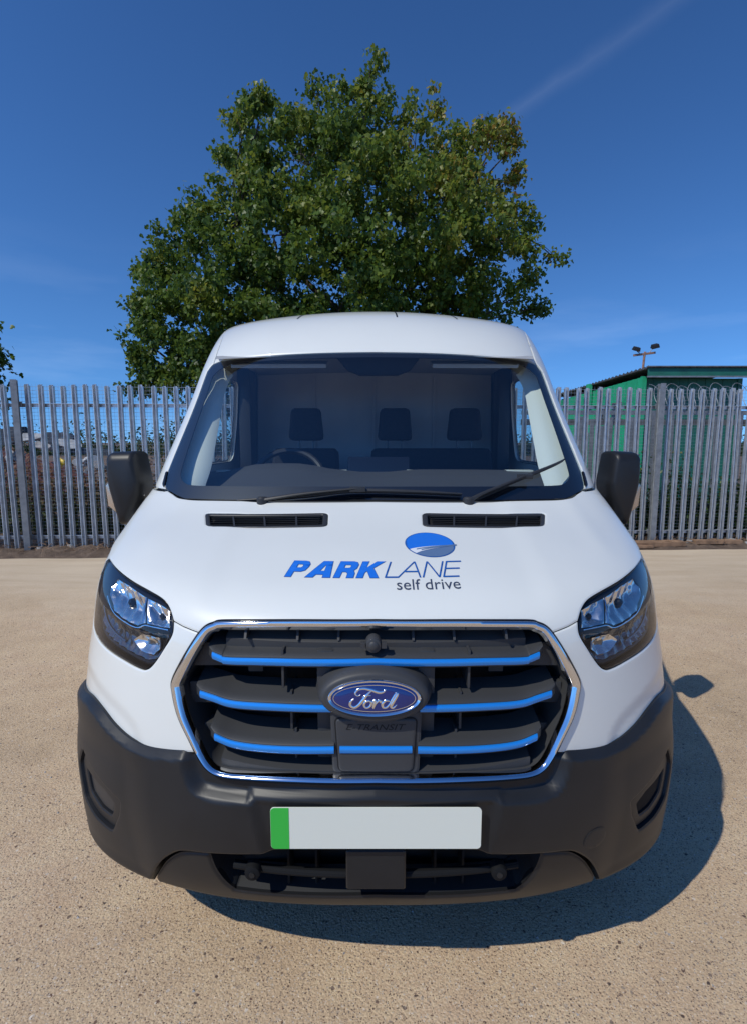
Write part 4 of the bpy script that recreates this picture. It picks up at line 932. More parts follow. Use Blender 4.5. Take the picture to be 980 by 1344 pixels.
for s in (0, 1):
    f = mir if s else (lambda q: list(q)); sg = 1 if s else -1
    inn_ = np.array(cr([(-.7137, .150), (-.7137, .1963), (-.7215, .3243), (-.7874, .5866), (-.8366, .7769), (-.817, .8867), (-.80, .92)], 5)); mid_ = np.array([(-.80-.02*k/len(inn_), q[1]) for k, q in enumerate(inn_)]); out_ = np.array([(-.93, q[1]) for q in inn_])
    rows = [SCREEN.D(inn_[:, 0]+.02, inn_[:, 1], np.full(len(inn_), -.115)), SCREEN.D(inn_[:, 0], inn_[:, 1], np.full(len(inn_), -.083)), SCREEN.D(inn_[:, 0]-.05, inn_[:, 1], np.full(len(inn_), -.060)), SCREEN.D(out_[:, 0], out_[:, 1], np.full(len(inn_), -.016))]
    rows = np.concatenate(rows); rows[:, 0] *= (-1 if s else 1); n = len(inn_)
    mb = MB(); mb.add([*rows], [(j*n+i, j*n+i+1, (j+1)*n+i+1, (j+1)*n+i) for j in range(3) for i in range(n-1)]); mb.build('pillar_lining', M['trim'], van, smooth=True, ang=60)
    mb = MB(); mb.box((sg*.845, 2.43, 1.45), (.08, .20, 1.20), taper=(.97, 1)); mb.build('pillar_cladding', M['plastic_smooth'], van, smooth=True, bevel=.02)
    mb = MB(); mb.box((sg*.885, 1.90, 1.05), (.06, .95, .62)); mb.build('door_card', M['dash'], van, smooth=True, bevel=.015)
# unseen dark box added so that daylight does not leak in behind the trim
mb = MB(); mb.box((0, 4.2, 1.2), (1.66, 3.0, 1.6)); mb.build('load_light_blocker', M['cavity'], van)

# ------------------------------------------------------------------ background materials
def mat_galv(name, lo, hi, rough=0.42):
    m, nt, b = mat_new(name); n = noise(nt, 9, 6, 0.65); r = ramp(nt, n.outputs['Fac'], [(0.28, lo), (0.72, hi)])
    nt.links.new(r.outputs[0], b.inputs['Base Color']); b.inputs['Metallic'].default_value = 0.7; b.inputs['Roughness'].default_value = rough
    return m
M['galv'] = mat_galv('galvanised_steel', (0.40, 0.43, 0.46), (0.70, 0.73, 0.76)); M['galv_old'] = mat_galv('weathered_steel', (0.20, 0.215, 0.23), (0.36, 0.38, 0.39), 0.6)
M['wire'] = mat_galv('wire', (0.42, 0.44, 0.46), (0.60, 0.62, 0.64), 0.45)
def mat_painted(name, col, dirt, sc=2.5):
    m, nt, b = mat_new(name); n = noise(nt, sc, 8, 0.7); r = ramp(nt, n.outputs['Fac'], [(0.30, dirt), (0.48, col), (0.80, tuple(min(1, c*1.25) for c in col))])
    nt.links.new(r.outputs[0], b.inputs['Base Color']); b.inputs['Roughness'].default_value = 0.6; n2 = noise(nt, 30, 4); bump(nt, b, n2.outputs['Fac'], 0.25, 0.004); return m
M['green'] = mat_painted('green_painted_boards', (0.016, 0.36, 0.17), (0.012, 0.22, 0.11)); M['green_dark'] = mat_painted('green_fascia_shaded_front', (0.012, 0.135, 0.095), (0.009, 0.085, 0.062))  # darker green: fascia colour, and shade put into the front boards
M['roofing'] = simple('fibre_cement_roofing', (0.10, 0.105, 0.11), rough=0.85, vary=0.4, vscale=5)
M['timber'] = simple('weathered_timber', (0.24, 0.145, 0.085), rough=0.85, vary=0.4, vscale=9, bmp=0.4, bscale=60, bdist=.004)
M['rubble'] = simple('broken_concrete', (0.33, 0.31, 0.29), rough=0.9, vary=0.35, vscale=6, bmp=0.6, bscale=30, bdist=.01)
M['rubble_pale'] = simple('pale_slab', (0.42, 0.42, 0.41), rough=0.8, vary=0.35, vscale=5)
M['rubble_dark'] = simple('dark_scrap', (0.045, 0.05, 0.06), rough=0.55, vary=0.4, vscale=4)
M['brick_red'] = simple('red_brick_heap', (0.12, 0.045, 0.038), rough=0.9, vary=0.55, vscale=14, bmp=0.9, bscale=24, bdist=.03)
M['yellow'] = simple('yellow_plastic', (0.75, 0.50, 0.03), rough=0.5)
M['lamp_body'] = simple('floodlight_body', (0.02, 0.02, 0.022), rough=0.5); M['rust'] = simple('rusty_arm', (0.30, 0.17, 0.12), rough=0.75, vary=0.3)
M['bark'] = simple('bark', (0.075, 0.058, 0.045), rough=0.95, vary=0.4, vscale=14, bmp=0.8, bscale=40, bdist=.01)
def mat_leaf(name, stops, trans=0.35, gloss=0.42):
    m, nt, b = mat_new(name); L = nt.links
    at = nd(nt, 'ShaderNodeAttribute'); at.attribute_name = 'tint'; r = ramp(nt, at.outputs['Fac'], stops)
    L.new(r.outputs[0], b.inputs['Base Color']); b.inputs['Roughness'].default_value = gloss; b.inputs['Specular IOR Level'].default_value = 0.28
    tl = nd(nt, 'ShaderNodeBsdfTranslucent'); hs = nd(nt, 'ShaderNodeHueSaturation'); hs.inputs['Value'].default_value = 1.5; hs.inputs['Hue'].default_value = 0.485
    L.new(r.outputs[0], hs.inputs['Color']); L.new(hs.outputs[0], tl.inputs['Color'])
    mx = nd(nt, 'ShaderNodeMixShader'); mx.inputs[0].default_value = trans; L.new(b.outputs[0], mx.inputs[1]); L.new(tl.outputs[0], mx.inputs[2]); L.new(mx.outputs[0], nt.nodes['Material Output'].inputs[0]); return m
M['leaf'] = mat_leaf('maple_leaves', [(0.0, (0.036, 0.075, 0.015)), (0.35, (0.105, 0.170, 0.025)), (0.62, (0.215, 0.245, 0.036)), (0.82, (0.29, 0.23, 0.04)), (1.0, (0.32, 0.17, 0.045))], 0.40, 0.42)
M['leaf_scrub'] = mat_leaf('bramble_leaves', [(0.0, (0.020, 0.040, 0.015)), (0.45, (0.055, 0.085, 0.025)), (0.7, (0.13, 0.10, 0.05)), (1.0, (0.17, 0.085, 0.05))], 0.2, 0.6)
M['leaf_ivy'] = mat_leaf('ivy_leaves', [(0.0, (0.018, 0.045, 0.014)), (0.5, (0.045, 0.10, 0.02)), (0.85, (0.12, 0.18, 0.035)), (1.0, (0.18, 0.17, 0.07))], 0.3, 0.4)

# ------------------------------------------------------------------ palisade fence
FA = math.atan(0.052)
fence = empty('palisade_fence', (0, fence_y(0), 0), FA)
tag(fence, 'galvanised steel palisade fence with backing wire mesh behind the van', 'fence')
PF = [(-.033, .024), (-.029, -.014), (-.021, -.016), (-.012, .028), (.012, .028), (.021, -.016), (.029, -.014), (.033, .024)]
def pale_mesh(h, name, mat, seed, sx=1.0):
    prof = [(x*sx, y) for x, y in PF] + [(x*sx, y+.0035) for x, y in PF[::-1]]; m = len(prof); mb = MB()
    zs = [(0.0, lambda x: 0), (h-.055, lambda x: 0), (h, lambda x: -1.15*max(0, abs(x)/sx-.010))]
    vs = [(x, y, z+f(x)) for z, f in zs for x, y in prof]
    mb.add(vs, [(j*m+k, j*m+(k+1) % m, (j+1)*m+(k+1) % m, (j+1)*m+k) for j in range(2) for k in range(m)] + [tuple(range(m))[::-1], tuple(2*m+k for k in range(m))])
    return mb.mesh(name, mat)
pm = pale_mesh(2.30, 'pale', M['galv'], 0)
k0 = 0
for k in range(-44, 46):
    x = k*.155+.03
    o = link('pale', pm, fence, (x+random.uniform(-.006, .006), -.018, .035+.012*random.uniform(-1, 1)), (R(random.uniform(-.7, .7)), R(random.gauss(0, .4)), R(random.uniform(-7, 7))))
for z in (.215, 2.075):
    mb = MB(); mb.box((0, .014, z), (14.0, .045, .006)); mb.box((0, .034, z-.024), (14.0, .006, .045)); mb.build('rail', M['galv'], fence)
def post_mesh(h):
    mb = MB(); mb.box((0, -.045, h/2), (.076, .007, h)); mb.box((0, .045, h/2), (.076, .007, h)); mb.box((0, 0, h/2), (.005, .084, h)); return mb.mesh('post', M['galv_old'])
po = post_mesh(2.44)
for x in (-4.915, -1.88, 1.16, 4.19, 7.22):
    link('post', po, fence, (x, -.075 if x < 0 else -.07, -.05), (0, 0, R(random.uniform(-8, 8))+(R(14) if x < 0 else R(-10))))
    for z in (.205, 2.065): mb = MB(); mb.box((x, -.01, z), (.09, .03, .07)); mb.build('rail_cleat', M['galv_old'], fence, bevel=.004)
mb = MB()
for z in np.arange(.06, 2.36, .05): mb.box((0, .052, z), (14.0, .0034, .0034))
for x in np.arange(-7, 7, .05): mb.box((x, .0555, 1.20), (.0016, .0016, 2.30))
o = mb.build('wire_mesh', M['wire'], fence); tag(o, kind='stuff')
# second, older fence behind it on the right
f2 = empty('palisade_fence', (0, 9.05, 0), R(2.0)); tag(f2, 'older dull grey fence of uneven boards just behind the right-hand end of the steel fence', 'fence')
for x in np.arange(2.7, 7.6, .1):
    if random.random() < .62: continue
    w = random.uniform(.05, .10); h = random.uniform(1.75, 2.14); mb = MB(); mb.box((x, 0, h/2), (w, .022, h)); o = mb.build('board', M['galv_old'], f2, bevel=.004, rot=(0, R(random.uniform(-1.2, 1.2)), 0))
for z in (1.88, .5): mb = MB(); mb.box((5.1, .035, z), (5.2, .05, .10)); mb.build('rail', M['roofing'] if z > 1 else M['galv_old'], f2)
mb = MB(); mb.box((5.1, .02, 2.04), (5.2, .04, .07)); mb.build('rail', M['galv_old'], f2)

# ------------------------------------------------------------------ leaves
LEAF = np.array([(0, 0, 0), (.34, .02, .03), (.52, .38, .06), (.26, .46, .03), (.30, .74, .04), (0, 1.0, -.05), (-.30, .74, .04), (-.26, .46, .03), (-.52, .38, .06), (-.34, .02, .03), (0, .42, -.02)])
LF = [(10, i, (i+1) % 10) for i in range(10)]
SLEAF = np.array([(0, 0, 0), (.28, .45, .07), (0, 1, -.04), (-.28, .45, .07)]); SF = [(0, 1, 2), (0, 2, 3)]
def leaves_mesh(name, mat, C, size, tint, droop=0.45, maple=True, out=None, facing=1.0):
    n = len(C); base, fc = (LEAF, LF) if maple else (SLEAF, SF)
    # axis (stem to tip) tends to hang; normal tends to face up and outwards
    ax = rng.normal(size=(n, 3)); ax[:, 2] -= droop*2.2; ax /= np.linalg.norm(ax, axis=1, keepdims=True)
    nr = rng.normal(size=(n, 3))*.9; nr[:, 2] += .6*facing
    if out is not None: nr += out*.6*facing
    nr -= ax*np.sum(nr*ax, 1, keepdims=True); nr /= np.maximum(np.linalg.norm(nr, axis=1, keepdims=True), 1e-9)
    bx_ = np.cross(ax, nr); s = size*rng.uniform(.65, 1.2, size=(n, 1))
    V = C[:, None, :] + s[:, None]*(base[None, :, 0:1]*bx_[:, None, :] + base[None, :, 1:2]*ax[:, None, :] + base[None, :, 2:3]*nr[:, None, :])
    m = len(base); V = V.reshape(-1, 3); F = (np.array(fc)[None]+(np.arange(n)*m)[:, None, None]).reshape(-1, 3)
    me = bpy.data.meshes.new(name); me.vertices.add(len(V)); me.vertices.foreach_set('co', V.astype('f').ravel())
    me.loops.add(F.size); me.loops.foreach_set('vertex_index', F.astype('i').ravel()); me.polygons.add(len(F)); me.polygons.foreach_set('loop_start', np.arange(0, F.size, 3, dtype='i')); me.polygons.foreach_set('loop_total', np.full(len(F), 3, dtype='i'))
    me.update(calc_edges=True); a = me.attributes.new('tint', 'FLOAT', 'POINT'); a.data.foreach_set('value', np.repeat(tint, m).astype('f')); me.materials.append(mat); return me
def unpx(px, py, Y):
    """a point seen at (px, py) of the picture, Y metres away"""
    a = (px-490)/700; t = (py-672)/700; c, s = math.cos(R(7.5)), math.sin(R(7.5)); d = Y/(c-t*s); return np.array([a*d, Y, 1.55-d*(s+t*c)])

# ------------------------------------------------------------------ the big maple behind the fence
TY = 18.0; SC = TY/13.2
blobs = [(470, 250, 92, 0, 1), (395, 215, 72, -.3, 1), (345, 165, 40, .2, .9), (330, 215, 42, .4, .9), (405, 150, 30, 0, .8), (410, 118, 15, 0, .6), (345, 128, 20, .1, .7), (312, 155, 18, .2, .6),
         (478, 165, 48, .3, .9), (462, 130, 20, 0, .6), (478, 100, 16, 0, .7), (488, 84, 11, 0, .6), (545, 200, 60, .2, .95), (590, 185, 42, .6, .8), (632, 165, 26, .4, .65), (655, 165, 18, .2, .5), (675, 195, 20, .2, .55), (625, 220, 46, 0, .75),
         (668, 235, 26, .3, .55), (660, 285, 38, -.2, .7), (690, 285, 17, 0, .5), (600, 290, 66, -.6, .9), (655, 345, 46, 0, .75), (700, 345, 22, 0, .55), (728, 340, 14, 0, .5), (690, 390, 24, 0, .55), (712, 402, 14, 0, .5), (640, 400, 46, -.3, .8), (540, 300, 82, -.9, 1),
         (450, 330, 92, -1.0, 1), (375, 300, 72, -.6, 1), (310, 300, 48, 0, .95), (258, 268, 26, .2, .8), (270, 300, 34, 0, .9), (320, 250, 44, .3, .9), (235, 335, 36, .1, .9), (200, 350, 20, .2, .75), (285, 360, 66, -.4, 1), (225, 385, 46, -.1, 1), (190, 410, 28, 0, .85),
         (340, 400, 78, -.9, 1), (265, 430, 66, -.5, 1), (205, 450, 42, -.2, 1), (178, 455, 20, 0, .7), (190, 490, 30, -.2, .9), (235, 485, 48, -.5, 1), (300, 480, 60, -.6, 1), (430, 410, 84, -1.0, 1), (530, 390, 80, -.8, 1), (590, 360, 64, -.5, .95), (480, 460, 70, -.5, 1), (580, 440, 60, -.3, .9), (370, 480, 66, -.5, 1)]
tree = empty('maple_tree', (0, TY, 0)); tag(tree, 'large green maple with hanging lobed leaves rising behind the fence and van roof', 'tree')
C_all = []; O_all = []; T_all = []; bl3 = []
PXM = TY/700*1.03
for (bx0, by0, br, dy, dens) in blobs:
    c = unpx(bx0, by0, TY+dy); r = max(.10*SC, br*PXM-.17*SC); bl3.append((c, r))
for (bx0, by0, br, dy, dens), (c, r) in zip(blobs, bl3):
    # each lobe of the crown is a handful of separate leafy sprays with air between them
    nsub = int(np.ceil((2.8+28*(r/SC)**2)*dens))
    for _ in range(nsub):
        d = rng.normal(size=3); d[1] *= .9; d /= np.linalg.norm(d)
        q0 = c+d*r*np.clip(rng.normal(.88, .16), .35, 1.12)*np.array([1, 1.15, 1.0])
        tip = rng.random() < .16
        if tip: q0 = c+d*r*rng.uniform(1.1, 1.34)*np.array([1, 1.15, 1.0])
        rs = SC*(rng.uniform(.08, .16) if tip else rng.uniform(.15, .33)); shade = rng.normal()*.10
        ncl = int(rng.integers(4, 7)) if tip else int(rng.integers(7, 14))
        for _k in range(ncl):
            e = rng.normal(size=3); e /= np.linalg.norm(e); q = q0+e*rs*rng.uniform(.5, 1.05)*np.array([1.1, 1.1, .8])
            nl = int(rng.integers(6, 13)); sp = rng.normal(size=(nl, 3))*np.array([.080, .080, .070])*SC; sp[:, 2] -= .04
            C_all.append(q+sp); O_all.append(np.repeat((d*.5+e*.8)[None], nl, 0))
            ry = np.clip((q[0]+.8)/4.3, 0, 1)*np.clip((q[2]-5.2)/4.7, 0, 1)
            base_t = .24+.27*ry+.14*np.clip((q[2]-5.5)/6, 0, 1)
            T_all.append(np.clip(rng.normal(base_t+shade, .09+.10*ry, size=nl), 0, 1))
C = np.concatenate(C_all); O = np.concatenate(O_all); T = np.concatenate(T_all); LC = C-np.array([0, TY, 0])


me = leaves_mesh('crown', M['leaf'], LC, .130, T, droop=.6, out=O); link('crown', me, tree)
# trunk, limbs and twigs
mb = MB(); mb.tube([(.1, 0, -.1), (.05, .05, 1.6), (.0, 0, 3.2), (-.1, -.05, 4.6)], [.44, .34, .30, .26], 12); fork = Vector((-.1, -.05, 4.6))
mb.build('trunk', M['bark'], tree, smooth=True)
mb = MB(); base = Vector((0, TY, 0)); ends = [Vector(c)-base for c, r in bl3]; order = sorted(range(len(bl3)), key=lambda i: -bl3[i][1])
prim = []
for i in order:                      # main limbs: the largest lobes that stand well apart
    if len(prim) < 9 and all((ends[i]-ends[j]).length > 2.3 for j in prim): prim.append(i)
limb = {}
def crooked(a, b, n, amp, sag):
    o_ = [a]
    for k in range(1, n):
        t = k/n; o_.append(a.lerp(b, t)+Vector((random.uniform(-amp, amp), random.uniform(-amp, amp), random.uniform(-amp, amp)+sag*math.sin(math.pi*t))))
    return [Vector(q) for q in cr([tuple(q) for q in o_+[b]], 3)]
for i in prim:
    e = ends[i]; a_ = fork if e.z > 4.4 else Vector((0, 0, 3.0)); pts = crooked(a_, e, 5, .22, .35); limb[i] = pts; mb.tube(pts, list(np.linspace(.13, .03, len(pts))), 7, caps=False)
for i, (c, r) in enumerate(bl3):
    e = ends[i]
    if i in limb: pts = limb[i]
    else:
        j = min(prim, key=lambda j: (ends[j]-e).length); st = min(limb[j][len(limb[j])//3:], key=lambda q: (q-e).length+.4*abs(q.z-e.z+.6)); pts = crooked(st, e, 4, .14, .15); mb.tube(pts, list(np.linspace(.045, .012, len(pts))), 6, caps=False)
    for _ in range(int(3+4*r)):
        d = Vector(rng.normal(size=3)).normalized(); b0 = pts[random.randrange(len(pts)*2//3, len(pts))]; b1 = e+d*r*random.uniform(.55, 1.0); mb.tube(crooked(b0, b1, 3, .07*r+.03, .08), list(np.linspace(.014, .004, 10)), 5, caps=False)
mb.build('branches', M['bark'], tree, smooth=True)
# a second tree whose edge just enters on the left
t2 = empty('roadside_tree', (-11.6, 14.5, 0)); tag(t2, 'dark leafy tree at the far left edge of the picture', 'tree')
c0 = np.array([0, 0, 3.55]); CC = []; OO = []
for _ in range(330):
    d = rng.normal(size=3); d /= np.linalg.norm(d); q = c0+d*np.array([1.52, 1.4, 1.85])*min(1.12, max(.3, rng.normal(.88, .16))); nl = 16
    CC.append(q+rng.normal(size=(nl, 3))*.15); OO.append(np.repeat(d[None], nl, 0))
CC = np.concatenate(CC); me = leaves_mesh('crown', M['leaf'], CC, .14, np.clip(rng.normal(.18, .1, len(CC)), 0, 1), droop=.5, out=np.concatenate(OO)); link('crown', me, t2)
mb = MB(); mb.tube([(0, 0, -.1), (.05, 0, 1.2), (0, 0, 3.4)], [.17, .13, .05], 10)
for _ in range(14):
    d = Vector(rng.normal(size=3)).normalized(); mb.tube([(0, 0, 2.2+random.random()), tuple(Vector((0, 0, 3.3))+d*.7), tuple(Vector((0, 0, 3.5))+d*1.4)], [.05, .03, .008], 5, caps=False)
mb.build('trunk', M['bark'], t2, smooth=True)

# ------------------------------------------------------------------ shrubs behind the fence
def shrub(name, label, cat, loc, rx, ry, h, n, size, mat, tf, group=None, maple=False, spikes=6):
    o = empty(name, loc); tag(o, label, cat, group)
    d = rng.normal(size=(n, 3)); d /= np.linalg.norm(d, axis=1, keepdims=True); d[:, 2] = np.abs(d[:, 2])
    lump = 1+.22*np.sin(d[:, 0]*5+loc[0]*3)*np.cos(d[:, 1]*4)+.15*np.sin(d[:, 2]*9+loc[0]); rad = np.clip(rng.normal(.85, .2, n), .2, 1.2)*lump
    P = d*rad[:, None]*np.array([rx, ry, h])+np.array([0, 0, .04])
    t = np.clip(tf(P[:, 2]/h)+rng.normal(size=n)*.13, 0, 1); me = leaves_mesh('foliage', mat, P, size, t, droop=.2, maple=maple, out=d); link('foliage', me, o)
    mb = MB()
    for _ in range(spikes):
        a = random.uniform(0, 6.28); e = Vector((math.cos(a)*rx*.7, math.sin(a)*ry*.7, h*random.uniform(.7, 1.08))); mb.tube([(0, 0, 0), tuple(e*.5+Vector((0, 0, .15*h))), tuple(e)], [.014, .009, .003], 5, caps=False)
    mb.build('stems', M['bark'], o, smooth=True); return o
mixed = lambda z: .25+.62*z
for i, (x, y, rx, h, lb) in enumerate(((-7.6, 9.1, .95, 1.15, 'brownish bramble bush behind the fence at the left edge of the picture'), (-6.35, 8.95, .8, 1.02, 'dense brown and green bramble bush behind the leftmost fence post'),
        (-5.2, 8.9, .85, .95, 'low bramble bush left of centre between the leftmost fence post and the left mirror'), (-4.0, 9.0, .9, 1.0, 'bramble bush seen through the fence right beside the left mirror'), (-2.8, 9.2, .8, .9, 'bramble bush just showing between the left mirror and the van body'))):
    shrub('bramble_bush', lb, 'bush', (x, y, .03), rx, .55, h, 4200, .075, M['leaf_scrub'], mixed, 'brambles behind the fence')
for i, (x, y, rx, h, lb) in enumerate(((3.35, 8.62, .5, .75, 'leafy green bush behind the right mirror'), (4.15, 8.62, .5, .95, 'leafy green bush behind the right-hand fence post'), (4.95, 8.60, .55, .88, 'leafy green bush behind the fence in the middle of the right side'),
        (5.8, 8.7, .5, .72, 'low sparse green bush near the right edge behind the fence'))):
    shrub('ivy_bush', lb, 'bush', (x, y, .05), rx, .30, h, 2600, .075, M['leaf_ivy'], lambda z: .25+.45*z, 'green bushes behind the right-hand fence')
sap = empty('young_tree', (-5.25, 15.5, 0)); tag(sap, 'small bushy tree beyond the fence just right of the left mirror', 'tree')
P = rng.normal(size=(5200, 3))*np.array([.42, .42, .42])+np.array([0, 0, 1.25]); P[:, :2] *= np.clip(1.25-.33*P[:, 2:3], .2, 1.3); me = leaves_mesh('crown', M['leaf_scrub'], P, .10, np.clip(rng.normal(.40, .13, len(P)), 0, 1), droop=.2, maple=False, out=None); link('crown', me, sap)
mb = MB(); mb.tube([(0, 0, -.05), (.03, 0, .8), (0, 0, 2.2)], [.05, .04, .01], 8); mb.build('trunk', M['bark'], sap, smooth=True)
# far hedge on the horizon
P = np.stack([rng.uniform(-60, 60, 26000), rng.normal(62, 2.0, 26000), np.abs(rng.normal(0, 1.15, 26000))], -1); P[:, 2] *= 1+.35*np.sin(P[:, 0]*.7)+.2*np.sin(P[:, 0]*2.3)
me = leaves_mesh('far_hedgerow', M['leaf_scrub'], P, .42, np.clip(rng.normal(.28, .12, len(P)), 0, 1), droop=.1, maple=False); o = link('far_hedgerow', me); tag(o, 'low line of far hedges along the horizon beyond the yard', 'hedge', kind='stuff')

# ------------------------------------------------------------------ scrap and rubble beyond the left fence
def lump_mesh(name, mat, c, rx, ry, h, n=34, seed=0, rough=.22):
    r2 = np.random.default_rng(seed); mb = MB(); k = 22; vs = []
    ph = r2.uniform(0, 6, 6)
    for j in range(k):
        for i in range(n):
            a = 2*math.pi*i/n; t = j/(k-1); w = 1+.14*math.sin(3*a+ph[0])+.09*math.sin(7*a+ph[1]); rr_ = t*w
            z = h*(1-t**1.7)*(1+rough*math.sin(5*a+ph[2]+t*6)*t)+(r2.normal()*.05*h if 0 < t < 1 else 0); vs.append((c[0]+rx*rr_*math.cos(a), c[1]+ry*rr_*math.sin(a), c[2]+max(-.05, z)))
    mb.add(vs, [(j*n+i, j*n+(i+1) % n, (j+1)*n+(i+1) % n, (j+1)*n+i) for j in range(k-1) for i in range(n)]); return mb.build(name, mat)
o = lump_mesh('rubble_heap', M['brick_red'], (-9.6, 13.0, 0), 3.6, 1.6, 1.30, seed=3); tag(o, 'long heap of dark red brick rubble beyond the left fence', 'rubble heap')
def slab(name, label, cat, px, py, Y, d, rot, mat, group='scrap on the rubble heap', bev=.012, irregular=True):
    c = unpx(px, py, Y); mb = MB()
    if irregular:
        n = 9; pl = [(math.cos(2*math.pi*i/n)*d[0]/2*random.uniform(.75, 1.1), 0, math.sin(2*math.pi*i/n)*d[2]/2*random.uniform(.75, 1.1)) for i in range(n)]; mb.prism(pl, (0, -d[1]/2, 0), (random.uniform(-.05, .05), d[1]/2, 0))
    else: mb.box((0, 0, 0), d)
    o = mb.build(name, M[mat], bevel=bev, loc=tuple(c), rot=rot); tag(o, label, cat, group); return o
slab('scrap_panel', 'dark curved scrap panel topmost on the rubble heap near the second fence pale', 'scrap', 78, 577, 13.2, (.95, .3, .34), (0, R(6), 0), 'rubble_dark')
slab('scrap_panel', 'pale sheet of scrap leaning beside the yellow bag, upper right of the heap', 'scrap', 94, 583, 13.0, (.62, .05, .26), (R(-30), R(18), R(10)), 'rubble_pale')
slab('scrap_panel', 'pale slab lying on the rubble heap right of the leftmost fence post', 'scrap', 42, 574, 13.2, (.66, .12, .22), (R(-20), R(-5), R(8)), 'rubble_pale')
slab('scrap_panel', 'dark slanting scrap sheet at the left end of the rubble heap', 'scrap', 14, 572, 13.3, (.85, .3, .42), (0, R(-14), 0), 'rubble_dark')
slab('scrap_panel', 'small grey slab between the fence post and the dark curved scrap', 'scrap', 56, 585, 12.8, (.5, .1, .2), (R(-25), R(12), 0), 'rubble')
slab('scrap_panel', 'long dark beam along the right crest of the rubble heap', 'scrap', 112, 592, 13.2, (1.3, .25, .14), (0, R(4), 0), 'rubble_dark', irregular=False)
for i, (px, py, w, m_, lb) in enumerate(((106, 607, .30, 'rubble_pale', 'whitish stone right of the yellow bag'), (122, 603, .26, 'rubble_pale', 'pale stone beside the left mirror top'), (130, 612, .30, 'rubble', 'grey stone behind the left mirror edge'), (96, 606, .22, 'timber', 'tan chunk just right of the yellow bag'),
        (20, 600, .4, 'rubble', 'grey lump low at the left end of the rubble heap'), (118, 618, .24, 'rubble', 'small grey stone under the pale stones near the left mirror'))):
    slab('rubble_stone', lb, 'stone', px, py, 11.9, (w, w*.8, w*.7), (R(random.uniform(-30, 30)), R(random.uniform(-30, 30)), random.random()), m_, 'stones on the rubble heap')
# crumpled yellow bag
c = unpx(80, 607, 11.6); mb = MB(); n = 12; vs = [(0, 0, .10)]
for j in range(1, 6):
    for i in range(n):
        a = 2*math.pi*i/n; t = j/6; r_ = .10*math.sin(math.pi*t)*(1+.45*((i % 2)-.5)); vs.append((r_*math.cos(a), r_*math.sin(a)*.8, .10-.2*t))
vs.append((0, 0, -.11)); fs = [(0, 1+i, 1+(i+1) % n) for i in range(n)]+[(1+j*n+i, 1+j*n+(i+1) % n, 1+(j+1)*n+(i+1) % n, 1+(j+1)*n+i) for j in range(4) for i in range(n)]+[(1+4*n+i, len(vs)-1, 1+4*n+(i+1) % n) for i in range(n)]
mb.add(vs, fs); o = mb.build('plastic_bag', M['yellow'], loc=tuple(c)); tag(o, 'crumpled bright yellow plastic bag on the rubble beyond the left fence', 'bag')

# ------------------------------------------------------------------ green shed on the right
shed = empty('green_shed', (6.28, 12.6, 0)); tag(shed, 'green boarded shed with a low corrugated roof behind the fence on the right', 'shed')
def shb(name, c, d, mat, bev=0., rot=None): mb = MB(); mb.box(c, d, rot=rot); return mb.build(name, M[mat], shed, bevel=bev, smooth=bev > 0)
# plan: front wall flush, its shade put into a darker green; side wall faces left and catches the sun
Lx = -.10
def side_x(y): return Lx-.085*y
for k in range(22):      # side boards
    y0 = -.05+k*.215; mb = MB(); hgt = 3.02-.045*k*.215; x = side_x(y0+.1)
    mb.box((x, y0+.105, hgt/2), (.03+.006*(k % 2), .207, hgt), rot=(0, 0, .085)); mb.build('side_board', M['green'], shed, bevel=.003)
for k in range(11):      # front boards, under the eaves
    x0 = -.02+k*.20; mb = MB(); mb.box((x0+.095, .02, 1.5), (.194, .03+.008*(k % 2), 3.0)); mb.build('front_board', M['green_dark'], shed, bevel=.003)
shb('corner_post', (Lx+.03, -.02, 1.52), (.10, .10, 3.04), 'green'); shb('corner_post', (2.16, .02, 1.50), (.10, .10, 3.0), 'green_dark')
shb('fascia', (1.06, -.34, 3.10), (2.40, .035, .17), 'green_dark', .006); shb('fascia_lip', (1.06, -.365, 2.995), (2.44, .05, .035), 'galv_old', .004); shb('fascia_cap', (1.06, -.36, 3.215), (2.46, .10, .03), 'roofing', .004)
# roof: corrugated sheet falling away from the front
mb = MB(); n = 150; vs = []
for j, (y, z) in enumerate(((-.40, 3.20), (4.9, 2.98))):
    for i in range(n+1): x = -.17+2.46*i/n-(.085*y if i < n else .085*y); vs.append((x, y, z+.018*math.sin(i*2*math.pi/5)))
mb.add(vs, [(i, i+1, n+1+i+1, n+1+i) for i in range(n)]); mb.build('corrugated_roof', M['roofing'], shed, smooth=True, ang=80)
mb = MB(); n = 90; vs = []   # ragged sheet ends show along the side eave
for i in range(n+1): y = -.4+5.3*i/n; z = 3.20-.0415*(y+.4); x = -.175-.085*y; vs += [(x, y, z+.030+.022*math.sin(i*2.2)), (x+.01, y, z-.015)]
mb.add(vs, [(2*i, 2*i+1, 2*i+3, 2*i+2) for i in range(n)]); mb.build('side_eave', M['roofing'], shed)
shb('vent_pipe', (side_x(2.3)-.10, 2.3, 2.80), (.13, .13, .62), 'green', .02)
w1 = shb('side_window', (side_x(.95)-.035, .95, 2.30), (.04, .42, .44), 'roofing', rot=(0, 0, .085)); mb = MB(); mb.box((side_x(.95)-.060, .95, 2.30), (.012, .34, .36), rot=(0, 0, .085)); mb.build('pane', M['gloss_black'], w1)
w1 = shb('side_window', (side_x(1.75)-.035, 1.75, 2.28), (.04, .42, .44), 'roofing', rot=(0, 0, .085)); mb = MB(); mb.box((side_x(1.75)-.060, 1.75, 2.28), (.012, .34, .36), rot=(0, 0, .085)); mb.build('pane', M['gloss_black'], w1)
shb('back_wall', (1.0, 4.7, 1.45), (2.6, .06, 2.9), 'green_dark'); shb('end_wall', (2.10, 2.3, 1.5), (.05, 4.6, 3.0), 'green_dark')
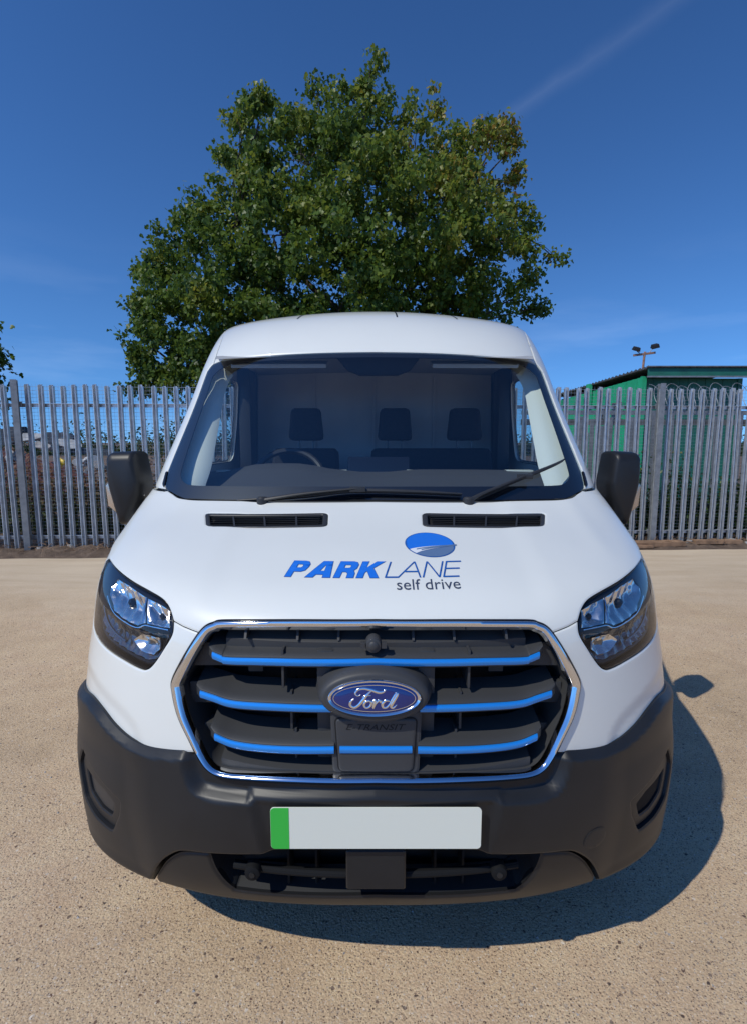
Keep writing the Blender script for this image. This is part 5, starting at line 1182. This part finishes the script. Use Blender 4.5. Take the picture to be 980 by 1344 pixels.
# floodlights on a T-shaped arm above the roof
fl = empty('floodlight_mast', tuple(unpx(843, 477, 13.2))); tag(fl, 'T-shaped mast with two small floodlights above the shed roof', 'floodlight')
mb = MB(); mb.tube([(0, 0, -.3), (.02, 0, .14), (.035, 0, .27)], .028, 8); mb.build('mast', M['rust'], fl, smooth=True)
mb = MB(); mb.box((.02, 0, .22), (.52, .05, .05), rot=(0, R(-7), 0)); mb.build('crossbar', M['rust'], fl, bevel=.005)
for x, z, r_ in ((-.19, .335, 12), (.25, .40, -14)):
    mb = MB(); mb.box((x, -.03, z), (.17, .14, .09), rot=(R(20), R(r_), 0), taper=(.8, .8)); mb.build('lamp_head', M['lamp_body'], fl, smooth=True, bevel=.012)
    mb = MB(); mb.tube([(x*.5, 0, .24), (x*.85, 0, z-.05)], .010, 6); mb.build('bracket', M['galv_old'], fl)
# loose razor wire along the shed front
rz = empty('razor_wire', (0, 9.3, 0)); tag(rz, 'loose coils of razor wire above the fence in front of the shed', 'wire'); mb = MB()
pts = [(4.75+.19*k/20*1.0+.19*math.sin(k*2*math.pi/20)*.55, .12*math.cos(k*2*math.pi/20), 2.33+.20*math.cos(k*2*math.pi/20)+.03*math.sin(k*.17)) for k in range(0, 181)]
mb.tube(pts, .0055, 5); mb.build('coil', M['galv_old'], rz)

# ------------------------------------------------------------------ debris along the fence foot
def deb(name, label, cat, loc, d, rot, mat, irregular=False, bev=.006, group=None):
    mb = MB()
    if irregular:
        n = 8; pl = [(math.cos(2*math.pi*i/n)*d[0]/2*random.uniform(.7, 1.1), math.sin(2*math.pi*i/n)*d[1]/2*random.uniform(.7, 1.1), 0) for i in range(n)]; mb.prism(pl, (0, 0, 0), (random.uniform(-.02, .02), random.uniform(-.02, .02), d[2]))
    else: mb.box((0, 0, d[2]/2), d)
    o = mb.build(name, M[mat], bevel=bev, loc=loc, rot=rot); tag(o, label, cat, group)
deb('timber_plank', 'reddish brown timber plank lying beside the right fence post foot', 'plank', (4.12, 7.78, .02), (.95, .16, .07), (R(2), 0, R(4)), 'timber')
deb('timber_plank', 'shorter brown timber plank on the soil right of the fence post', 'plank', (5.15, 7.90, .03), (.72, .14, .06), (R(-3), 0, R(2)), 'timber')
deb('timber_plank', 'thin pale brown batten just behind the van bonnet on the right', 'plank', (3.78, 7.66, .01), (.6, .09, .04), (0, R(1), R(7)), 'timber')
deb('concrete_block', 'rough grey concrete stump at the right edge by the fence foot', 'concrete block', (5.85, 7.98, .0), (.26, .22, .40), (0, R(3), R(12)), 'rubble', bev=.03)
spots = [(-5.6, 7.42, .10), (-5.25, 7.50, .07), (-4.75, 7.46, .09), (-4.35, 7.55, .12), (-3.95, 7.50, .07), (-3.6, 7.58, .10), (-3.3, 7.62, .08), (3.55, 7.83, .12), (4.45, 7.95, .09), (4.75, 7.93, .11), (5.45, 7.98, .13), (5.6, 7.86, .08), (5.05, 8.02, .08)]
for i, (x, y, w) in enumerate(spots):
    side = 'left' if x < 0 else 'right'; k_ = i+1 if x < 0 else i-6; od = ('first', 'second', 'third', 'fourth', 'fifth', 'sixth', 'seventh')[k_-1]
    deb('rubble_stone', f'small broken stone on the soil at the {side} fence foot, {od} from the left there', 'stone', (x, y, .02), (w, w*.8, w*.55), (R(random.uniform(-12, 12)), 0, random.random()*3), random.choice(('rubble', 'rubble', 'rubble_pale', 'timber')), True, .008, 'stones along the fence foot')
# litter of twigs and grit at the fence foot
mb = MB()
for _ in range(420):
    x = random.uniform(-6.5, 6.5); y = kerb_y(x)+random.uniform(.12, .75); a = random.uniform(0, 3.1); l = random.uniform(.04, .22); z = .05+random.uniform(-.01, .05)
    mb.tube([(x, y, z), (x+l*.5*math.cos(a), y+l*.5*math.sin(a), z+random.uniform(0, .05)), (x+l*math.cos(a), y+l*math.sin(a), z-.01)], [.004, .004, .002], 4, caps=False)
o = mb.build('twig_litter', M['timber']); tag(o, 'scattered dry twigs on the soil along the fence foot', 'twigs', kind='stuff')
# loose grit on the concrete
n = 900; gx = rng.uniform(-3.2, 3.4, n); gy = .9+rng.uniform(0, 1, n)**1.5*5.5; vs = []; fs = []; mb = MB()
for x, y in zip(gx, gy):
    r_ = random.uniform(.0025, .0065); b = len(vs); P = [(1, 0, .2), (-.4, .9, .15), (-.7, -.8, .2), (.1, .1, 1.1)]; th = random.random()*6
    for p in P: vs.append((x+r_*(p[0]*math.cos(th)-p[1]*math.sin(th)), y+r_*(p[0]*math.sin(th)+p[1]*math.cos(th)), -.003+r_*p[2]))
    fs += [(b, b+1, b+3), (b+1, b+2, b+3), (b+2, b, b+3)]
mb.add(vs, fs); o = mb.build('loose_grit', M['rubble']); tag(o, 'loose grit scattered over the concrete', 'grit', kind='stuff')
